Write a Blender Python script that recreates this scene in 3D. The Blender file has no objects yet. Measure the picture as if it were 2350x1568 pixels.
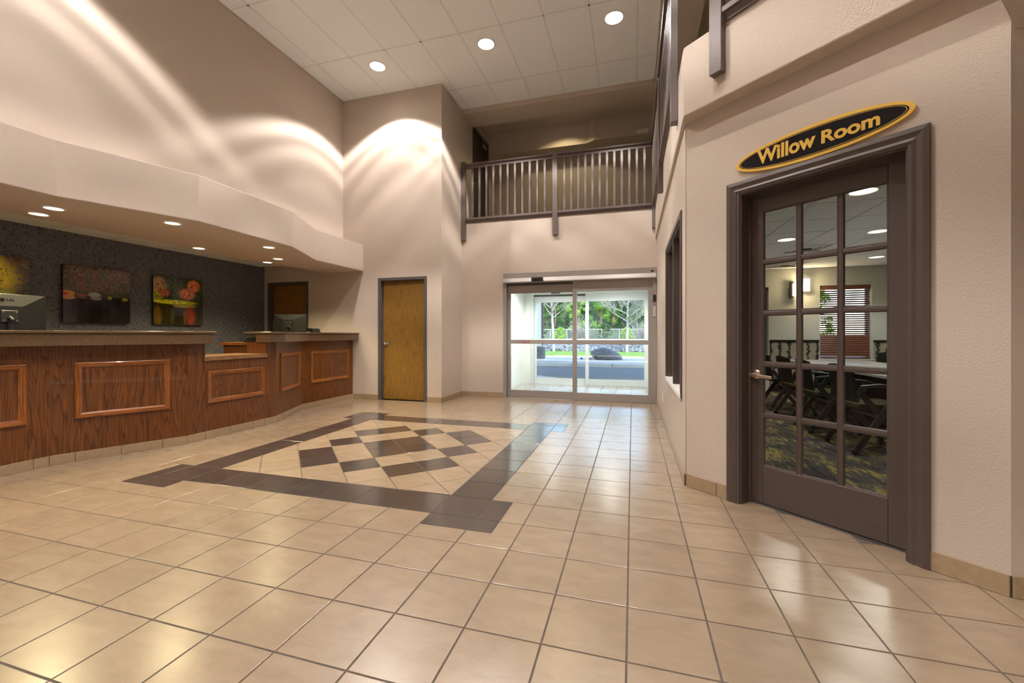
import bpy, bmesh, math, random
from mathutils import Matrix, Vector, noise as mnoise
random.seed(7)
SC = bpy.context.scene
COL = SC.collection
PI = math.pi
# ------------------------------------------------------------------ camera
# metres; the floor tile module T comes from the 2x4 ft ceiling grid; the camera is fitted to the floor grid
T = .3096
CAMX, CAMY, CAMZ = .0207, -1.5316, 1.1601
YAW = .2817                     # turned to the left of +y
cd = bpy.data.cameras.new('camera'); cam = bpy.data.objects.new('camera', cd); COL.objects.link(cam)
cam.location = (CAMX, CAMY, CAMZ); cam.rotation_euler = (PI/2, 0, YAW)
cd.sensor_width = 36; cd.lens = 36*956/2350; cd.shift_y = -15.5/2350; cd.clip_end = 400; cd.clip_start = .05
SC.camera = cam
SC.view_settings.view_transform = 'Standard'; SC.view_settings.look = 'None'
SC.view_settings.gamma = 1; SC.view_settings.use_curve_mapping = False
SC.view_settings.exposure = EXPOSURE = 0.9
# ------------------------------------------------------------------ sky and sun
SUN_ELEV, SUN_ROT = math.radians(48), math.radians(160)
world = bpy.data.worlds.new('world'); SC.world = world; world.use_nodes = True
wn = world.node_tree.nodes; wn.clear()
sky = wn.new('ShaderNodeTexSky'); sky.sky_type = 'NISHITA'; sky.sun_disc = False
sky.sun_elevation = SUN_ELEV; sky.sun_rotation = SUN_ROT
bg = wn.new('ShaderNodeBackground'); bg.inputs[1].default_value = .8
wo = wn.new('ShaderNodeOutputWorld')
world.node_tree.links.new(sky.outputs[0], bg.inputs[0]); world.node_tree.links.new(bg.outputs[0], wo.inputs[0])
sd = bpy.data.lights.new('sun', 'SUN'); sd.energy = 6.8; sd.angle = .02; sd.color = (1, .95, .86)
sun = bpy.data.objects.new('sun', sd); COL.objects.link(sun)
sun.rotation_euler = (PI/2-SUN_ELEV, 0, math.radians(25))

# ------------------------------------------------------------------ helpers
def tag(o, label=None, cat=None, group=None, kind=None):
    if label: o['label'] = label
    if cat: o['category'] = cat
    if group: o['group'] = group
    if kind: o['kind'] = kind
    return o
def fm(frame):
    return Matrix.Translation((frame[0], frame[1], frame[2])) @ Matrix.Rotation(frame[3], 4, 'Z')
WM = {}
def empty(name, loc=(0, 0, 0), rz=0):
    o = bpy.data.objects.new(name, None); COL.objects.link(o)
    o.location = loc; o.rotation_euler = (0, 0, rz); o.empty_display_size = .1
    WM[o] = Matrix.Translation(loc) @ Matrix.Rotation(rz, 4, 'Z')
    return o
def put(name, me, parent=None, frame=None):
    o = bpy.data.objects.new(name, me); COL.objects.link(o)
    M = fm(frame) if frame else Matrix.Identity(4)
    o.matrix_basis = M
    if parent is not None:
        o.parent = parent; o.matrix_parent_inverse = WM[parent].inverted()
    WM[o] = M
    return o
class MB:
    def __init__(s): s.v = []; s.f = []; s.m = []; s.cur = 0
    def quad(s, *pts):
        b = len(s.v); s.v += [tuple(p) for p in pts]; s.f.append(tuple(range(b, b+len(pts)))); s.m.append(s.cur)
    def box(s, x0, x1, y0, y1, z0, z1):
        b = len(s.v)
        s.v += [(x0, y0, z0), (x1, y0, z0), (x1, y1, z0), (x0, y1, z0), (x0, y0, z1), (x1, y0, z1), (x1, y1, z1), (x0, y1, z1)]
        for q in ((3, 2, 1, 0), (4, 5, 6, 7), (0, 1, 5, 4), (1, 2, 6, 5), (2, 3, 7, 6), (3, 0, 4, 7)):
            s.f.append(tuple(b+i for i in q)); s.m.append(s.cur)
        return s
    def prism(s, poly, z0, z1):
        n = len(poly); a = sum(poly[i][0]*poly[(i+1) % n][1]-poly[(i+1) % n][0]*poly[i][1] for i in range(n))
        if a < 0: poly = poly[::-1]
        b = len(s.v)
        s.v += [(x, y, z0) for x, y in poly]+[(x, y, z1) for x, y in poly]
        s.f.append(tuple(b+i for i in range(n-1, -1, -1))); s.f.append(tuple(b+n+i for i in range(n))); s.m += [s.cur]*2
        for i in range(n):
            j = (i+1) % n; s.f.append((b+i, b+j, b+n+j, b+n+i)); s.m.append(s.cur)
        return s
    def sweep(s, prof, path, closed=False):
        """profile points (u outward, w up) swept along a horizontal/arbitrary list of (origin, udir, wdir)"""
        b = len(s.v); n = len(prof)
        for o, u, w in path:
            for a, c in prof: s.v.append(tuple(o[i]+u[i]*a+w[i]*c for i in range(3)))
        m = len(path)
        for k in range(m if closed else m-1):
            k2 = (k+1) % m
            for i in range(n):
                j = (i+1) % n; s.f.append((b+k*n+i, b+k*n+j, b+k2*n+j, b+k2*n+i)); s.m.append(s.cur)
        if not closed:
            s.f.append(tuple(b+i for i in range(n-1, -1, -1))); s.f.append(tuple(b+(m-1)*n+i for i in range(n))); s.m += [s.cur]*2
        return s
    def tube(s, pts, r, n=8, caps=True):
        pts = [Vector(p) for p in pts]; rs = r if isinstance(r, (list, tuple)) else [r]*len(pts)
        b = len(s.v)
        t = (pts[1]-pts[0]).normalized(); up = Vector((0, 0, 1)) if abs(t.z) < .9 else Vector((1, 0, 0))
        u = t.cross(up).normalized()
        for i, p in enumerate(pts):
            if i == 0: tt = pts[1]-pts[0]
            elif i == len(pts)-1: tt = pts[-1]-pts[-2]
            else: tt = pts[i+1]-pts[i-1]
            tt.normalize(); u = (u-tt*u.dot(tt)).normalized(); w = tt.cross(u)
            for k in range(n):
                a = 2*PI*k/n; s.v.append(tuple(p+(u*math.cos(a)+w*math.sin(a))*rs[i]))
        for i in range(len(pts)-1):
            for k in range(n):
                k2 = (k+1) % n; s.f.append((b+i*n+k, b+i*n+k2, b+(i+1)*n+k2, b+(i+1)*n+k)); s.m.append(s.cur)
        if caps:
            s.f.append(tuple(b+k for k in range(n-1, -1, -1))); s.f.append(tuple(b+(len(pts)-1)*n+k for k in range(n))); s.m += [s.cur]*2
        return s
    def bar(s, p, q, w, d, up=(0, 0, 1)):
        """rectangular bar from p to q, w across, d along 'up'"""
        p, q = Vector(p), Vector(q); t = (q-p).normalized(); up = Vector(up)
        a = t.cross(up).normalized(); c = a.cross(t).normalized(); b = len(s.v)
        for o in (p, q):
            for i, j in ((-1, -1), (1, -1), (1, 1), (-1, 1)): s.v.append(tuple(o+a*(w/2*i)+c*(d/2*j)))
        for qd in ((3, 2, 1, 0), (4, 5, 6, 7), (0, 1, 5, 4), (1, 2, 6, 5), (2, 3, 7, 6), (3, 0, 4, 7)):
            s.f.append(tuple(b+i for i in qd)); s.m.append(s.cur)
        return s
    def lathe(s, prof, c=(0, 0, 0), n=24, axis='Z'):
        b = len(s.v); m = len(prof)
        for k in range(n):
            a = 2*PI*k/n; ca, sa = math.cos(a), math.sin(a)
            for r, h in prof:
                if axis == 'Z': p = (c[0]+r*ca, c[1]+r*sa, c[2]+h)
                elif axis == 'Y': p = (c[0]+r*ca, c[1]+h, c[2]+r*sa)
                else: p = (c[0]+h, c[1]+r*ca, c[2]+r*sa)
                s.v.append(p)
        for k in range(n):
            k2 = (k+1) % n
            for i in range(m-1): s.f.append((b+k*m+i, b+k2*m+i, b+k2*m+i+1, b+k*m+i+1)); s.m.append(s.cur)
        return s
    def build(s, name, mat, parent=None, frame=None, smooth=False, bevel=0, seg=1, fix=True):
        me = bpy.data.meshes.new(name); me.from_pydata(s.v, [], s.f)
        for m in (mat if isinstance(mat, (list, tuple)) else [mat]): me.materials.append(m)
        if any(s.m): me.polygons.foreach_set('material_index', s.m)
        if fix:
            bm = bmesh.new(); bm.from_mesh(me); bmesh.ops.recalc_face_normals(bm, faces=bm.faces); bm.to_mesh(me); bm.free()
        if smooth:
            me.polygons.foreach_set('use_smooth', [True]*len(me.polygons))
            if smooth != 'all': me.set_sharp_from_angle(angle=math.radians(38))
        me.update()
        o = put(name, me, parent, frame)
        if bevel:
            b = o.modifiers.new('bevel', 'BEVEL'); b.width = bevel; b.segments = seg; b.limit_method = 'ANGLE'; b.angle_limit = .6
        return o
def copy_tree(o, loc, rz=0, label=None, parent=None):
    c = o.copy(); COL.objects.link(c)
    if parent is None:
        c.location = loc; c.rotation_euler = (0, 0, rz)
        if label: c['label'] = label
    else: c.parent = parent
    for ch in [x for x in o.children]: copy_tree(ch, None, parent=c)
    return c
# ------------------------------------------------------------------ materials
class NT:
    def __init__(s, name):
        s.m = bpy.data.materials.new(name); s.m.use_nodes = True; s.t = s.m.node_tree; s.n = s.t.nodes; s.n.clear()
        s.out = s.n.new('ShaderNodeOutputMaterial'); s.p = s.n.new('ShaderNodeBsdfPrincipled'); s.l(s.p, 0, s.out, 0)
    def l(s, a, i, b, j): s.t.links.new(a.outputs[i], b.inputs[j])
    def node(s, typ, **kw):
        n = s.n.new('ShaderNode'+typ)
        for k, v in kw.items(): setattr(n, k, v)
        return n
    def coord(s, kind='pos', scale=(1, 1, 1), rot=(0, 0, 0), loc=(0, 0, 0)):
        if kind == 'pos': a = s.node('NewGeometry'); i = 0
        else: a = s.node('TexCoord'); i = {'obj': 3, 'gen': 0, 'uv': 2}[kind]
        mp = s.node('Mapping'); s.l(a, i, mp, 0)
        mp.inputs[1].default_value = loc; mp.inputs[2].default_value = rot; mp.inputs[3].default_value = scale
        return mp
    def noise(s, vec, scale=5, detail=3, rough=.5, dist=0):
        n = s.node('TexNoise'); n.inputs['Scale'].default_value = scale; n.inputs['Detail'].default_value = detail
        n.inputs['Roughness'].default_value = rough; n.inputs['Distortion'].default_value = dist
        if vec: s.l(vec, 0, n, 0)
        return n
    def ramp(s, src, i, stops, interp='LINEAR'):
        r = s.node('ValToRGB'); r.color_ramp.interpolation = interp; e = r.color_ramp.elements
        while len(e) < len(stops): e.new(.5)
        for q, (p, c) in zip(e, stops): q.position = p; q.color = (*c, 1) if len(c) == 3 else c
        if src: s.l(src, i, r, 0)
        return r
    def mix(s, fac, a, b, typ='MIX'):
        n = s.node('MixRGB', blend_type=typ)
        for k, v in enumerate((fac, a, b)):
            if isinstance(v, (tuple, list)):
                if hasattr(v[0], 'outputs'): s.t.links.new(v[0].outputs[v[1]], n.inputs[k])
                else: n.inputs[k].default_value = (*v, 1)
            elif isinstance(v, (int, float)): n.inputs[k].default_value = v
            else: s.t.links.new(v.outputs[0], n.inputs[k])
        return n
    def math(s, op, a, b=None, c=None):
        n = s.node('Math', operation=op)
        for k, v in enumerate((a, b, c)):
            if v is None: continue
            if isinstance(v, (int, float)): n.inputs[k].default_value = v
            elif isinstance(v, tuple): s.t.links.new(v[0].outputs[v[1]], n.inputs[k])
            else: s.t.links.new(v.outputs[0], n.inputs[k])
        return n
    def base(s, src, i=0):
        if isinstance(src, tuple): s.p.inputs['Base Color'].default_value = (*src, 1)
        else: s.l(src, i, s.p, 'Base Color')
    def bump(s, src, i=0, strength=.2, dist=.01):
        b = s.node('Bump'); b.inputs['Strength'].default_value = strength; b.inputs['Distance'].default_value = dist
        s.l(src, i, b, 'Height'); s.l(b, 0, s.p, 'Normal'); return b
    def set(s, rough=.5, metal=0, spec=.5, coat=0, emit=None, es=0):
        s.p.inputs['Roughness'].default_value = rough; s.p.inputs['Metallic'].default_value = metal
        s.p.inputs['Specular IOR Level'].default_value = spec; s.p.inputs['Coat Weight'].default_value = coat
        if emit: s.p.inputs['Emission Color'].default_value = (*emit, 1); s.p.inputs['Emission Strength'].default_value = es
        return s.m
def plain(name, c, rough=.5, metal=0, spec=.5, coat=0, var=0, scale=8, bump=0, bscale=60, bdist=.004):
    n = NT(name)
    if var:
        t = n.noise(n.coord(), scale, 4, .6)
        n.base(n.ramp(t, 0, [(.25, tuple(x*(1-var) for x in c)), (.75, tuple(min(1, x*(1+var)) for x in c))]))
    else: n.base(c)
    if bump:
        n.bump(n.noise(n.coord(), bscale, 3, .55), 0, bump, bdist)
    return n.set(rough, metal, spec, coat)
def emis(name, c, s):
    n = NT(name); n.base((.8, .8, .8)); return n.set(.5, 0, .2, 0, c, s)
M = {}
M['wall'] = plain('wall_paint_beige', (.53, .452, .385), .75, 0, .25, 0, .03, 1.2, .4, 95, .006)
M['wall_grey'] = plain('wall_paint_grey_green', (.64, .66, .61), .8, 0, .25, 0, .03, 1.5, .3, 80, .004)
M['wall_white'] = plain('vestibule_wall_paint', (.80, .83, .80), .7, 0, .3, 0, .02, 2, .2, 60, .003)
M['brown'] = plain('brown_trim_paint', (.074, .053, .044), .42, 0, .5, 0, .06, 20)
M['brown_rail'] = plain('brown_railing_paint', (.125, .097, .090), .45, 0, .5, 0, .05, 20)
M['frame_grey'] = plain('grey_steel_door_frame', (.085, .077, .075), .5, 0, .4)
M['alu'] = plain('satin_aluminium', (.33, .30, .275), .42, .3, .5)
M['alu_white'] = plain('pale_aluminium', (.72, .76, .76), .45, .2, .5)
M['steel'] = plain('brushed_nickel', (.62, .52, .43), .28, 1)
M['chrome'] = plain('chrome', (.75, .75, .76), .12, 1)
M['black'] = plain('black_plastic', (.012, .012, .013), .4, 0, .5)
M['black_soft'] = plain('black_fabric', (.010, .010, .010), .7, 0, .3)
M['darkgrey'] = plain('dark_grey_plastic', (.0085, .0082, .0085), .6, 0, .22)
M['band_grey'] = plain('warm_grey_plastic', (.021, .020, .017), .55, 0, .3)
M['letter_black'] = plain('matt_black_print', (.004, .004, .004), .9, 0, .1)
M['white_plastic'] = plain('white_plastic', (.75, .73, .69), .4)
M['paper'] = plain('white_paper', (.62, .58, .57), .7)
M['bluebar'] = plain('blue_label_stripe', (.03, .05, .16), .6)
M['gap'] = plain('dark_gap', (.01, .009, .008), .8)
M['base_tile'] = plain('tan_base_tile', (.33, .235, .14), .4, 0, .5, 0, .12, 30)
M['grout'] = plain('grey_grout', (.12, .098, .080), .85, 0, .3, 0, .2, 25)
M['concrete'] = plain('concrete', (.48, .46, .43), .9, 0, .3, 0, .12, 3, .2, 40, .01)
M['asphalt'] = plain('asphalt', (.125, .135, .155), .85, 0, .4, 0, .15, 30, .4, 120, .01)
M['yellow'] = plain('yellow_road_paint', (.6, .42, .12), .8)
M['gravel'] = plain('gravel', (.42, .40, .385), .95, 0, .2, 0, .3, 50, .6, 60, .03)
M['grass'] = plain('grass', (.085, .15, .026), .9, 0, .2, 0, .35, 9, .5, 60, .05)
M['soil'] = plain('wooded_ground', (.022, .042, .014), .95, 0, .2, 0, .6, 1.2)
M['rock'] = plain('riprap_rock', (.095, .105, .12), .85, 0, .4, 0, .45, 3, .4, 30, .02)
M['boulder'] = plain('dark_boulder', (.075, .082, .095), .7, 0, .5, 0, .5, 7, .7, 22, .04)
M['stone_block'] = plain('grey_stone_block', (.10, .11, .125), .85, 0, .4, 0, .3, 14, .5, 40, .02)
M['pale_bark'] = plain('pale_grey_bark', (.19, .18, .18), .85, 0, .3, 0, .3, 12, .4, 60, .01)
M['bark'] = plain('brown_bark', (.10, .075, .055), .9, 0, .3, 0, .3, 10)
M['galv'] = plain('galvanised_wire', (.42, .45, .46), .5, .4, .5)
M['gold'] = plain('brushed_gold', (.80, .52, .10), .32, .45, .5)
M['sign_black'] = plain('sign_black_face', (.008, .007, .009), .25, 0, .25)
M['slat'] = plain('cherry_wood_slat', (.23, .085, .05), .4, 0, .4, 0, .12, 30)
M['table'] = plain('table_laminate', (.50, .50, .50), .22, 0, .5, 0, .08, 20)
M['olive_seat'] = plain('olive_seat_fabric', (.045, .042, .012), .9, 0, .2)
M['dark_metal'] = plain('dark_chair_metal', (.045, .045, .048), .35, .6, .5)
M['lens'] = emis('lit_lamp_lens', (1, .96, .88), 6)
M['lens_warm'] = emis('lit_warm_lens', (1, .91, .70), 3)
M['sconce_glass'] = emis('lit_sconce_glass', (1, .80, .50), 1.3)
M['roof'] = plain('roof_membrane', (.2, .2, .2), .9)
def foliage(name, a, b):
    n = NT(name); oi = n.node('ObjectInfo'); t = n.noise(n.coord(), 1.6, 3, .6)
    r = n.ramp(t, 0, [(.3, a), (.7, b)]); n.base(r)
    tr = n.node('BsdfTranslucent'); n.l(r, 0, tr, 0); mx = n.node('MixShader'); mx.inputs[0].default_value = .35
    n.l(n.p, 0, mx, 1); n.l(tr, 0, mx, 2); n.l(mx, 0, n.out, 0)
    return n.set(.6, 0, .3)
M['leaf1'] = foliage('leaf_mid_green', (.07, .17, .03), (.17, .34, .06))
M['leaf2'] = foliage('leaf_yellow_green', (.15, .28, .04), (.32, .48, .10))
M['leaf3'] = foliage('leaf_dark_green', (.02, .055, .025), (.06, .12, .05))
def glass(name, ior=1.45, tint=(.97, .99, .98)):
    n = NT(name); n.n.remove(n.p)
    tr = n.node('BsdfTransparent'); tr.inputs[0].default_value = (*tint, 1)
    gl = n.node('BsdfGlossy'); gl.inputs['Roughness'].default_value = .01
    fr = n.node('Fresnel'); fr.inputs[0].default_value = ior
    mx = n.node('MixShader'); n.l(fr, 0, mx, 0); n.l(tr, 0, mx, 1); n.l(gl, 0, mx, 2); n.l(mx, 0, n.out, 0)
    return n.m
M['glass'] = glass('clear_glass'); M['glass_door'] = glass('door_glass', 1.28, (.96, .97, .96))
def tile_mat(name, c1, c2, rough, var):
    n = NT(name); oi = n.node('ObjectInfo')
    t = n.noise(n.coord('pos', (1, 2.2, 1), (0, 0, .5)), 5, 6, .62, .6)
    fine = n.noise(n.coord(), 160, 2, .6)
    r = n.ramp(t, 0, [(.28, c1), (.72, c2)])
    f = n.math('MULTIPLY_ADD', (oi, 5), var, 1-var/2)
    m1 = n.mix(1, r, (f, 0), 'MULTIPLY'); f2 = n.ramp(fine, 0, [(.3, (.93, .93, .93)), (.7, (1, 1, 1))])
    n.base(n.mix(1, m1, f2, 'MULTIPLY'))
    m = n.set(rough, 0, 1.0, .45); n.p.inputs['Coat Roughness'].default_value = rough; n.p.inputs['Coat IOR'].default_value = 1.6
    return m
M['tile'] = tile_mat('beige_floor_tile', (.295, .213, .139), (.365, .276, .189), .25, .10)
M['tile_dark'] = tile_mat('charcoal_floor_tile', (.045, .036, .032), (.085, .070, .064), .16, .25)
M['tile_pale'] = tile_mat('cream_diagonal_tile', (.345, .250, .161), (.415, .315, .217), .25, .10)
M['tile_grey'] = tile_mat('vestibule_floor_tile', (.34, .31, .28), (.46, .43, .40), .23, .10)
def ceil_tile():
    n = NT('acoustic_ceiling_tile'); t = n.noise(n.coord(), 140, 2, .7)
    n.base(n.ramp(t, 0, [(.3, (.74, .765, .78)), (.5, (.87, .895, .91))])); n.bump(t, 0, .3, .004); return n.set(.9, 0, .15)
M['ceil_tile'] = ceil_tile()
M['ceil_grid'] = plain('white_ceiling_grid', (.72, .74, .75), .6)
def wood(name, dark, mid, light, rough=.32, axis='z', coord='obj', sc=1, coat=.15):
    n = NT(name)
    s = {'z': (9*sc, 9*sc, .8*sc), 'x': (.8*sc, 9*sc, 9*sc)}[axis]
    c = n.coord(coord, s)
    oi = n.node('ObjectInfo'); ad = n.node('VectorMath', operation='ADD'); n.l(c, 0, ad, 0)
    cx = n.node('CombineXYZ'); m3 = n.math('MULTIPLY', (oi, 5), 40); n.l(m3, 0, cx, 0); n.l(m3, 0, cx, 1); n.l(cx, 0, ad, 1)
    big = n.noise(ad, .55, 2, .5, .2)
    w = n.math('MULTIPLY', (big, 0), 26); fr = n.math('FRACT', w)         # cathedral contours
    ring = n.ramp(fr, 0, [(0, (1, 1, 1)), (.55, (.55, .55, .55)), (.86, (0, 0, 0)), (1, (1, 1, 1))])
    fs = {'z': (90*sc, 90*sc, 3*sc), 'x': (3*sc, 90*sc, 90*sc)}[axis]
    pore = n.noise(n.coord(coord, fs), 1, 3, .65)
    pr = n.ramp(pore, 0, [(.38, (.45, .45, .45)), (.6, (1, 1, 1))])
    col = n.ramp(ring, 0, [(0, dark), (.5, mid), (1, light)])
    n.base(n.mix(.8, col, pr, 'MULTIPLY')); n.bump(pore, 0, .08, .002)
    return n.set(rough, 0, .4, coat)
M['oak'] = wood('red_oak_vertical', (.085, .026, .007), (.155, .050, .012), (.185, .062, .015))
M['oak_h'] = wood('red_oak_horizontal', (.17, .050, .009), (.27, .085, .015), (.31, .10, .019), .3, 'x')
M['oak_v'] = wood('red_oak_stile', (.17, .050, .009), (.27, .085, .015), (.31, .10, .019), .3, 'z')
M['oak_door'] = wood('honey_oak_veneer', (.25, .125, .024), (.29, .150, .030), (.31, .163, .034), .38, 'z', 'obj', 1.5, 0)
M['oak_ledge'] = wood('pale_oak_ledge', (.20, .09, .03), (.30, .15, .055), (.36, .19, .08), .3, 'x')
def granite():
    n = NT('brown_speckled_solid_surface'); v = n.node('TexVoronoi'); v.inputs['Scale'].default_value = 300; n.l(n.coord(), 0, v, 0)
    sp = n.ramp(v, 1, [(.0, (.10, .058, .030)), (.4, (.125, .074, .040)), (.8, (.16, .098, .055)), (.96, (.45, .33, .21))], 'CONSTANT')
    t = n.noise(n.coord(), 260, 2, .6)
    n.base(n.mix(.6, sp, n.ramp(t, 0, [(.35, (.55, .5, .45)), (.6, (1.0, 1.0, 1.0))]), 'MULTIPLY')); return n.set(.22, 0, .5)
M['granite'] = granite()
def wallpaper():
    n = NT('charcoal_crosshatch_wallpaper')
    hs = n.noise(n.coord('pos', (1, 17, 150)), 1, 1, .4); vs = n.noise(n.coord('pos', (1, 150, 17)), 1, 1, .4)
    sel = n.noise(n.coord('pos', (1, 8, 8)), 1, 1, .5); s = n.ramp(sel, 0, [(.47, (0, 0, 0)), (.53, (1, 1, 1))])
    h = n.ramp(hs, 0, [(.36, (0, 0, 0)), (.46, (1, 1, 1))]); v = n.ramp(vs, 0, [(.36, (0, 0, 0)), (.46, (1, 1, 1))])
    k = n.mix((s, 0), h, v)
    weave = n.noise(n.coord('pos', (1, 330, 330)), 1, 2, .5)
    c = n.ramp(k, 0, [(0, (.032, .033, .042)), (1, (.165, .170, .205))])
    n.base(n.mix(.5, c, n.ramp(weave, 0, [(.3, (.6, .6, .6)), (.7, (1.2, 1.2, 1.2))]), 'MULTIPLY')); n.bump(k, 0, .15, .003)
    return n.set(.55, 0, .35)
M['wallpaper'] = wallpaper()
def carpet():
    n = NT('patterned_carpet')
    a = n.noise(n.coord('pos', (3.2, 1.5, 1), (0, 0, .7)), 1.3, 6, .7, .5)
    b = n.noise(n.coord('pos', (26, 3.5, 1), (0, 0, -.6)), 1.4, 4, .7)
    mixn = n.mix(.45, a, b)
    c = n.ramp(mixn, 0, [(.38, (.032, .030, .028)), (.48, (.095, .092, .088)), (.53, (.16, .14, .09)), (.57, (.46, .36, .10)), (.66, (.24, .21, .13))])
    f = n.noise(n.coord('pos', (1, 1, 1)), 300, 2, .6)
    n.base(n.mix(.6, c, n.ramp(f, 0, [(.3, (.5, .5, .5)), (.7, (1.1, 1.1, 1.1))]), 'MULTIPLY')); n.bump(f, 0, .4, .004); return n.set(.95, 0, .1)
M['carpet'] = carpet()
def forest_paper():
    n = NT('fir_tree_wallpaper')
    # repeating fir silhouettes: width wobbles with height
    g = n.node('NewGeometry'); sx = n.node('SeparateXYZ'); n.l(g, 0, sx, 0)
    px = n.math('MULTIPLY', (sx, 0), 1/.165); cell = n.math('FLOOR', px); fx = n.math('SUBTRACT', n.math('FRACT', px), .5); ax = n.math('ABSOLUTE', fx)
    zc = n.node('CombineXYZ'); n.l(cell, 0, zc, 0); zz = n.math('MULTIPLY', (sx, 2), 16); n.l(zz, 0, zc, 2); side = n.math('SIGN', fx); n.l(side, 0, zc, 1)
    nz = n.noise(zc, 1.5, 2, .7); wid = n.math('MULTIPLY_ADD', (nz, 0), 1.0, -.36)
    k = n.math('LESS_THAN', ax, wid)
    n.base(n.mix((k, 0), (.45, .41, .32), (.055, .055, .05))); return n.set(.8, 0, .2)
M['forest_paper'] = forest_paper()
def autumn(name, seed, trees, bank, refl, blobs, zb=.46, bw=.10):
    """a flat landscape print: tree line, bank, streaked water reflections and ragged patches (u across, w up, both 0..1)"""
    n = NT(name); g = n.node('TexCoord'); sx = n.node('SeparateXYZ'); n.l(g, 2, sx, 0)
    tn = n.noise(n.coord('uv', (22, 17, 1), (0, 0, 0), (seed, seed, 0)), 1, 6, .72, .3)
    t2 = n.noise(n.coord('uv', (7, 2.4, 1), (0, 0, 0), (seed+3, seed, 0)), 1, 3, .6)
    leafy = n.ramp(tn, 0, [(.34, (.15, .15, .15)), (.66, (3.4, 3.4, 3.4))])
    tc = n.ramp(t2, 0, [(.30, trees[0]), (.44, trees[1]), (.56, trees[2]), (.70, trees[3])])
    tr = n.mix(1, tc, leafy, 'MULTIPLY')
    rn = n.noise(n.coord('uv', (11, .6, 1), (0, 0, 0), (seed+3, seed, 0)), 1, 3, .55)
    rc = n.ramp(rn, 0, [(.30, refl[0]), (.46, refl[1]), (.56, refl[2]), (.68, refl[3])])
    bn = n.noise(n.coord('uv', (18, 40, 1), (0, 0, 0), (seed, 2, 0)), 1, 4, .7)
    bk = n.mix(1, bank, n.ramp(bn, 0, [(.36, (.15, .15, .12)), (.58, (1.6, 1.6, 1.6))]), 'MULTIPLY')
    wob = n.noise(n.coord('uv', (5, 1, 1), (0, 0, 0), (seed, 0, 0)), 1, 4, .65)
    y = n.math('MULTIPLY_ADD', (wob, 0), .22, n.math('SUBTRACT', (sx, 1), .11))
    up = n.math('GREATER_THAN', y, zb+bw); mid = n.math('GREATER_THAN', (sx, 1), zb-bw*.7)
    col = n.mix((up, 0), n.mix((mid, 0), rc, bk), tr)
    for (cx, cy, rx, ry, cc, wb, tex) in blobs:
        dx = n.math('MULTIPLY', n.math('SUBTRACT', (sx, 0), cx), 1/rx); dy = n.math('MULTIPLY', n.math('SUBTRACT', (sx, 1), cy), 1/ry)
        d2 = n.math('ADD', n.math('MULTIPLY', dx, dx), n.math('MULTIPLY', dy, dy)); d3 = n.math('MULTIPLY_ADD', n.math('SUBTRACT', (tn, 0) if tex or ry < .07 else (rn, 0), .5), 2.6*wb+(1.2 if not tex else 1.0), d2)
        k = n.ramp(d3, 0, [(.55 if ry < .12 or tex else .1, (1, 1, 1)), (1, (0, 0, 0))])
        src = n.mix(1, cc, leafy, 'MULTIPLY') if tex else n.mix(0, cc, cc)
        col = n.mix((k, 0), col, src)
    n.base(col); return n.set(.06, 0, .5)
YL = (.62, .50, .02); OR = (.60, .20, .04)
M['pic1'] = autumn('landscape_print_yellow', 1.3, [(.03, .03, .012), (.06, .05, .02), (.10, .06, .03), (.05, .05, .02)], (.20, .22, .04), [(.05, .05, .03), (.12, .10, .05), (.2, .15, .05), (.06, .06, .05)],
    [(.30, .66, .62, .46, YL, .5, True), (.55, .40, .30, .16, (.30, .34, .03), .5, True), (.30, .10, .75, .10, (.50, .36, .22), .2, False), (.10, .08, .34, .05, (.16, .10, .05), .2, False), (.95, .12, .10, .09, (.75, .12, .02), .1, False)], .16, .08)
M['pic2'] = autumn('landscape_print_lake', 5.1, [(.035, .028, .018), (.06, .048, .026), (.10, .040, .028), (.05, .056, .038)], (.05, .06, .02), [(.012, .011, .010), (.022, .018, .016), (.035, .026, .020), (.015, .014, .012)],
    [(.05, .505, .13, .055, (.70, .33, .05), .1, False), (.06, .44, .12, .045, (.60, .30, .10), .1, False), (.02, .50, .07, .03, (.62, .08, .01), .1, False), (.25, .49, .11, .03, (.32, .10, .07), .1, False), (.25, .445, .10, .022, (.17, .07, .06), .1, False),
     (.44, .505, .10, .05, (.42, .42, .40), .15, False), (.46, .44, .10, .035, (.30, .29, .26), .15, False), (.67, .465, .04, .035, (.42, .38, .06), .2, False), (.91, .455, .05, .04, (.42, .40, .06), .2, False)], .50, .05)
M['pic3'] = autumn('landscape_print_red', 8.7, [(.010, .014, .006), (.030, .055, .016), (.018, .020, .010), (.05, .075, .025)], (.05, .06, .012), [(.020, .016, .009), (.040, .030, .010), (.03, .04, .012), (.05, .04, .015)],
    [(.10, .78, .17, .24, (.26, .15, .05), .6, True), (.06, .58, .14, .10, (.22, .24, .02), .5, True), (.80, .85, .15, .15, (.46, .13, .05), .6, True), (.66, .66, .19, .14, (.44, .15, .06), .7, True), (.20, .66, .12, .10, (.30, .09, .04), .7, True),
     (.40, .475, .50, .055, (.46, .50, .02), .3, True), (.60, .41, .26, .05, (.55, .52, .03), .2, False), (.72, .20, .14, .22, (.42, .055, .012), .4, False), (.62, .16, .05, .2, (.24, .10, .05), .4, False), (.08, .18, .10, .22, (.20, .12, .02), .4, False), (.36, .18, .05, .2, (.08, .09, .02), .4, False)], .47, .04)
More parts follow.
